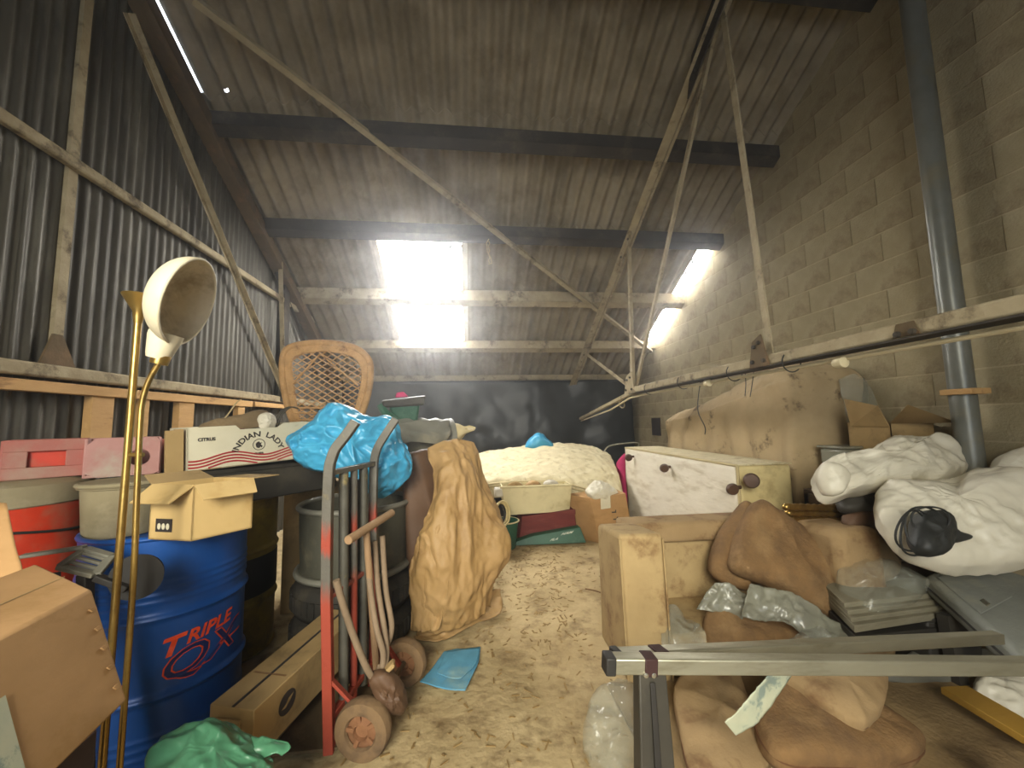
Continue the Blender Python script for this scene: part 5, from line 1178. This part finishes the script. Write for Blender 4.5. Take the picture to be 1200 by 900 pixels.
t = sackb('white_parcel', 'rounded white wrapped parcel at the right edge before open carton', [(1166, 555, 1.94), (1172, 538, 1.95), (1190, 528, 1.94), (1215, 525, 1.9), (1225, 560, 1.86), (1180, 565, 1.9)], .14, 7, .03)
# adapter and cable on the sack
t = thing('power_adapter', 'black power adapter with coiled cable lying on the big white sack', 'adapter', A(1092, 645, 1.66))
ac = A(1096, 622, 1.64)
m = blob([(1072, 615, 1.66), (1080, 602, 1.69), (1100, 600, 1.69), (1112, 618, 1.66), (1108, 640, 1.62), (1092, 652, 1.6), (1074, 642, 1.61)], .1, 40, 7, 3.2, .02, 9, 2, octs=4); m.build('adapter_body', M['cable'], t, smooth=60)
m = blob([(1104, 612, 1.66), (1116, 622, 1.65), (1137, 629, 1.64), (1130, 634, 1.63), (1112, 634, 1.62)], .05, 30, 6, 2.5, .004, 5, 3); m.build('plug', M['cable'], t, smooth=60)
for k, (ox, oy, rx, ry) in enumerate(((1070, 622, 20, 24), (1074, 624, 21, 27), (1082, 618, 24, 24), (1090, 612, 22, 18))):
    P = [A(ox+rx*math.cos(a)+3*math.sin(2*a+k), oy+ry*math.sin(a), 1.64-.004*k+.03*math.cos(a+k)) for a in [i*2*math.pi/28 for i in range(29)]]
    MB().tube(P, .0045, 6).build('cable_turn', M['cable'], t, smooth=60)
# wrapped rods and small dark bits
for k in range(3):
    a, b = A(921+3*k, 594+7*k, 2.24+.03*k), A(1010+3*k, 596+6*k, 2.26+.02*k)
    t = thing('wrapped_rod', ('upper', 'middle', 'lower')[k]+' gold rod in clear wrapping beneath the white bag', 'rod', a, 'gold rods in clear wrapping')
    P = [a.lerp(b, i/24) for i in range(25)]
    MB().tube(P, [.017+.006*(i % 2) for i in range(25)], 10).build('rod_body', M['tinsel'], t, smooth=40)
    MB().lathe([(.001, -.012), (.018, -.01), (.022, 0), (.016, .014), (.001, .02)], a, (a-b), 14).build('finial', M['brass'], t, smooth=50)
m = blob([(982, 585, 2.2), (1000, 576, 2.22), (1024, 580, 2.2), (1028, 595, 2.14), (1010, 602, 2.12), (988, 598, 2.14)], .12, 36, 7, 2, .03, 9, 3); tag(m.build('dark_cloth', M['dark_box'], None, A(1005, 602, 2.12), smooth=80), 'dark crumpled cloth under the white bag behind the gold rods', 'cloth')
m = blob([(990, 606, 2.16), (1025, 598, 2.16), (1030, 610, 2.1), (1020, 617, 2.08), (995, 616, 2.1)], .08, 36, 7, 2, .03, 9, 5); tag(m.build('brown_cloth', M['brown_vinyl'], None, A(1005, 616, 2.1), smooth=80), 'brown crumpled cloth lying right of the gold rods', 'cloth')
# open carton by the wall
t = thing('open_carton', 'open brown carton with raised flaps by the grey pipe foot', 'carton', (2.95, 2.45, .77))
co = V((2.78, 2.34, .775)); carton(t, co, (.33, 0, 0), (0, .30, 0), (0, 0, .47), 'carton2')
q0, q1 = A(1090, 476, 2.5), A(1196, 514, 2.2)
MB().hexa([V((2.765, 2.6, 1.22)), V((2.765, 2.34, 1.22)), V((2.775, 2.34, 1.22)), V((2.775, 2.6, 1.22)), V((2.73, 2.6, 1.42)), V((2.70, 2.34, 1.36)), V((2.706, 2.34, 1.36)), V((2.736, 2.6, 1.42))]).build('flap', M['carton2'], t)
MB().hexa([V((2.78, 2.34, 1.24)), V((3.11, 2.34, 1.24)), V((3.11, 2.345, 1.24)), V((2.78, 2.345, 1.24)), V((2.78, 2.22, 1.36)), V((3.10, 2.2, 1.24)), V((3.10, 2.205, 1.24)), V((2.78, 2.225, 1.36))]).build('flap', M['carton2'], t)
# plank and white tub in the lower right corner
a, b = A(1118, 808, 1.62), A(1225, 868, 1.22)
a = AZ(1118, 808, .1); b = AZ(1240, 880, .1)
tag(MB().bar(a, b, .12, .03).build('plank', M['yellow_wood'], None, a, bevel=.003), 'ochre painted plank on the carpet at the lower right corner', 'plank')
m = blob([(1144, 812, 1.68), (1152, 796, 1.74), (1180, 788, 1.76), (1215, 790, 1.7), (1222, 830, 1.58), (1200, 842, 1.55), (1172, 836, 1.6), (1152, 828, 1.64)], .16, 50, 9, 2.2, .035, 7, 4, octs=4)
t = thing('white_bundle', 'small white plastic bundle lying beyond the ochre plank', 'bundle', A(1185, 840, 1.6)); m.build('bundle_body', M['bag_white'], t, smooth=60)
t = thing('plastic_box', 'translucent plastic storage box between dust sheet and white bag', 'box', A(1030, 560, 2.62))
a, b = A(992, 560, 2.55), A(1082, 552, 2.55); b.z = a.z
MB().frame(a, b-a, (0, .2, 0), (0, 0, .2)).build('box_body', M['film_grey'], t, bevel=.02); MB().frame(a+V((-.012, -.012, .2)), b-a+V((.024, 0, 0)), (0, .224, 0), (0, 0, .018)).build('box_lid', M['film_grey'], t, bevel=.006)
# litter on the floor
m = MB(); rl = random.Random(5)
for i in range(900):
    if i < 420: x, y = rl.gauss(.55, .42), rl.uniform(2.4, 4.25)
    else: x, y = rl.uniform(-.5, .75), rl.uniform(1.0, 4.2)
    if x > .7 and y < 2.9 or x < -.25 and y > 2.0: continue
    L = rl.uniform(.008, .045); a = rl.uniform(0, 6.3); c = V((x, y, .006)); d = V((math.cos(a)*L, math.sin(a)*L, rl.uniform(-.002, .008)))
    m.bar(c-d*.5, c+d*.5, rl.uniform(.003, .009), .003)
o = m.build('floor_litter', M['straw'], None, (.5, 3, 0), smooth=0); tag(o, 'scattered straw and chips littering the dirt floor', None, None, 'stuff')
P = spline([AZ(686, 690, .012), AZ(700, 693, .02), AZ(712, 698, .015)], 10)
tag(MB().tube(P, .005, 6).build('twig', M['wood_brown'], None, P[0]), 'thin bent twig on the dirt floor left of the sofa arm', 'twig')
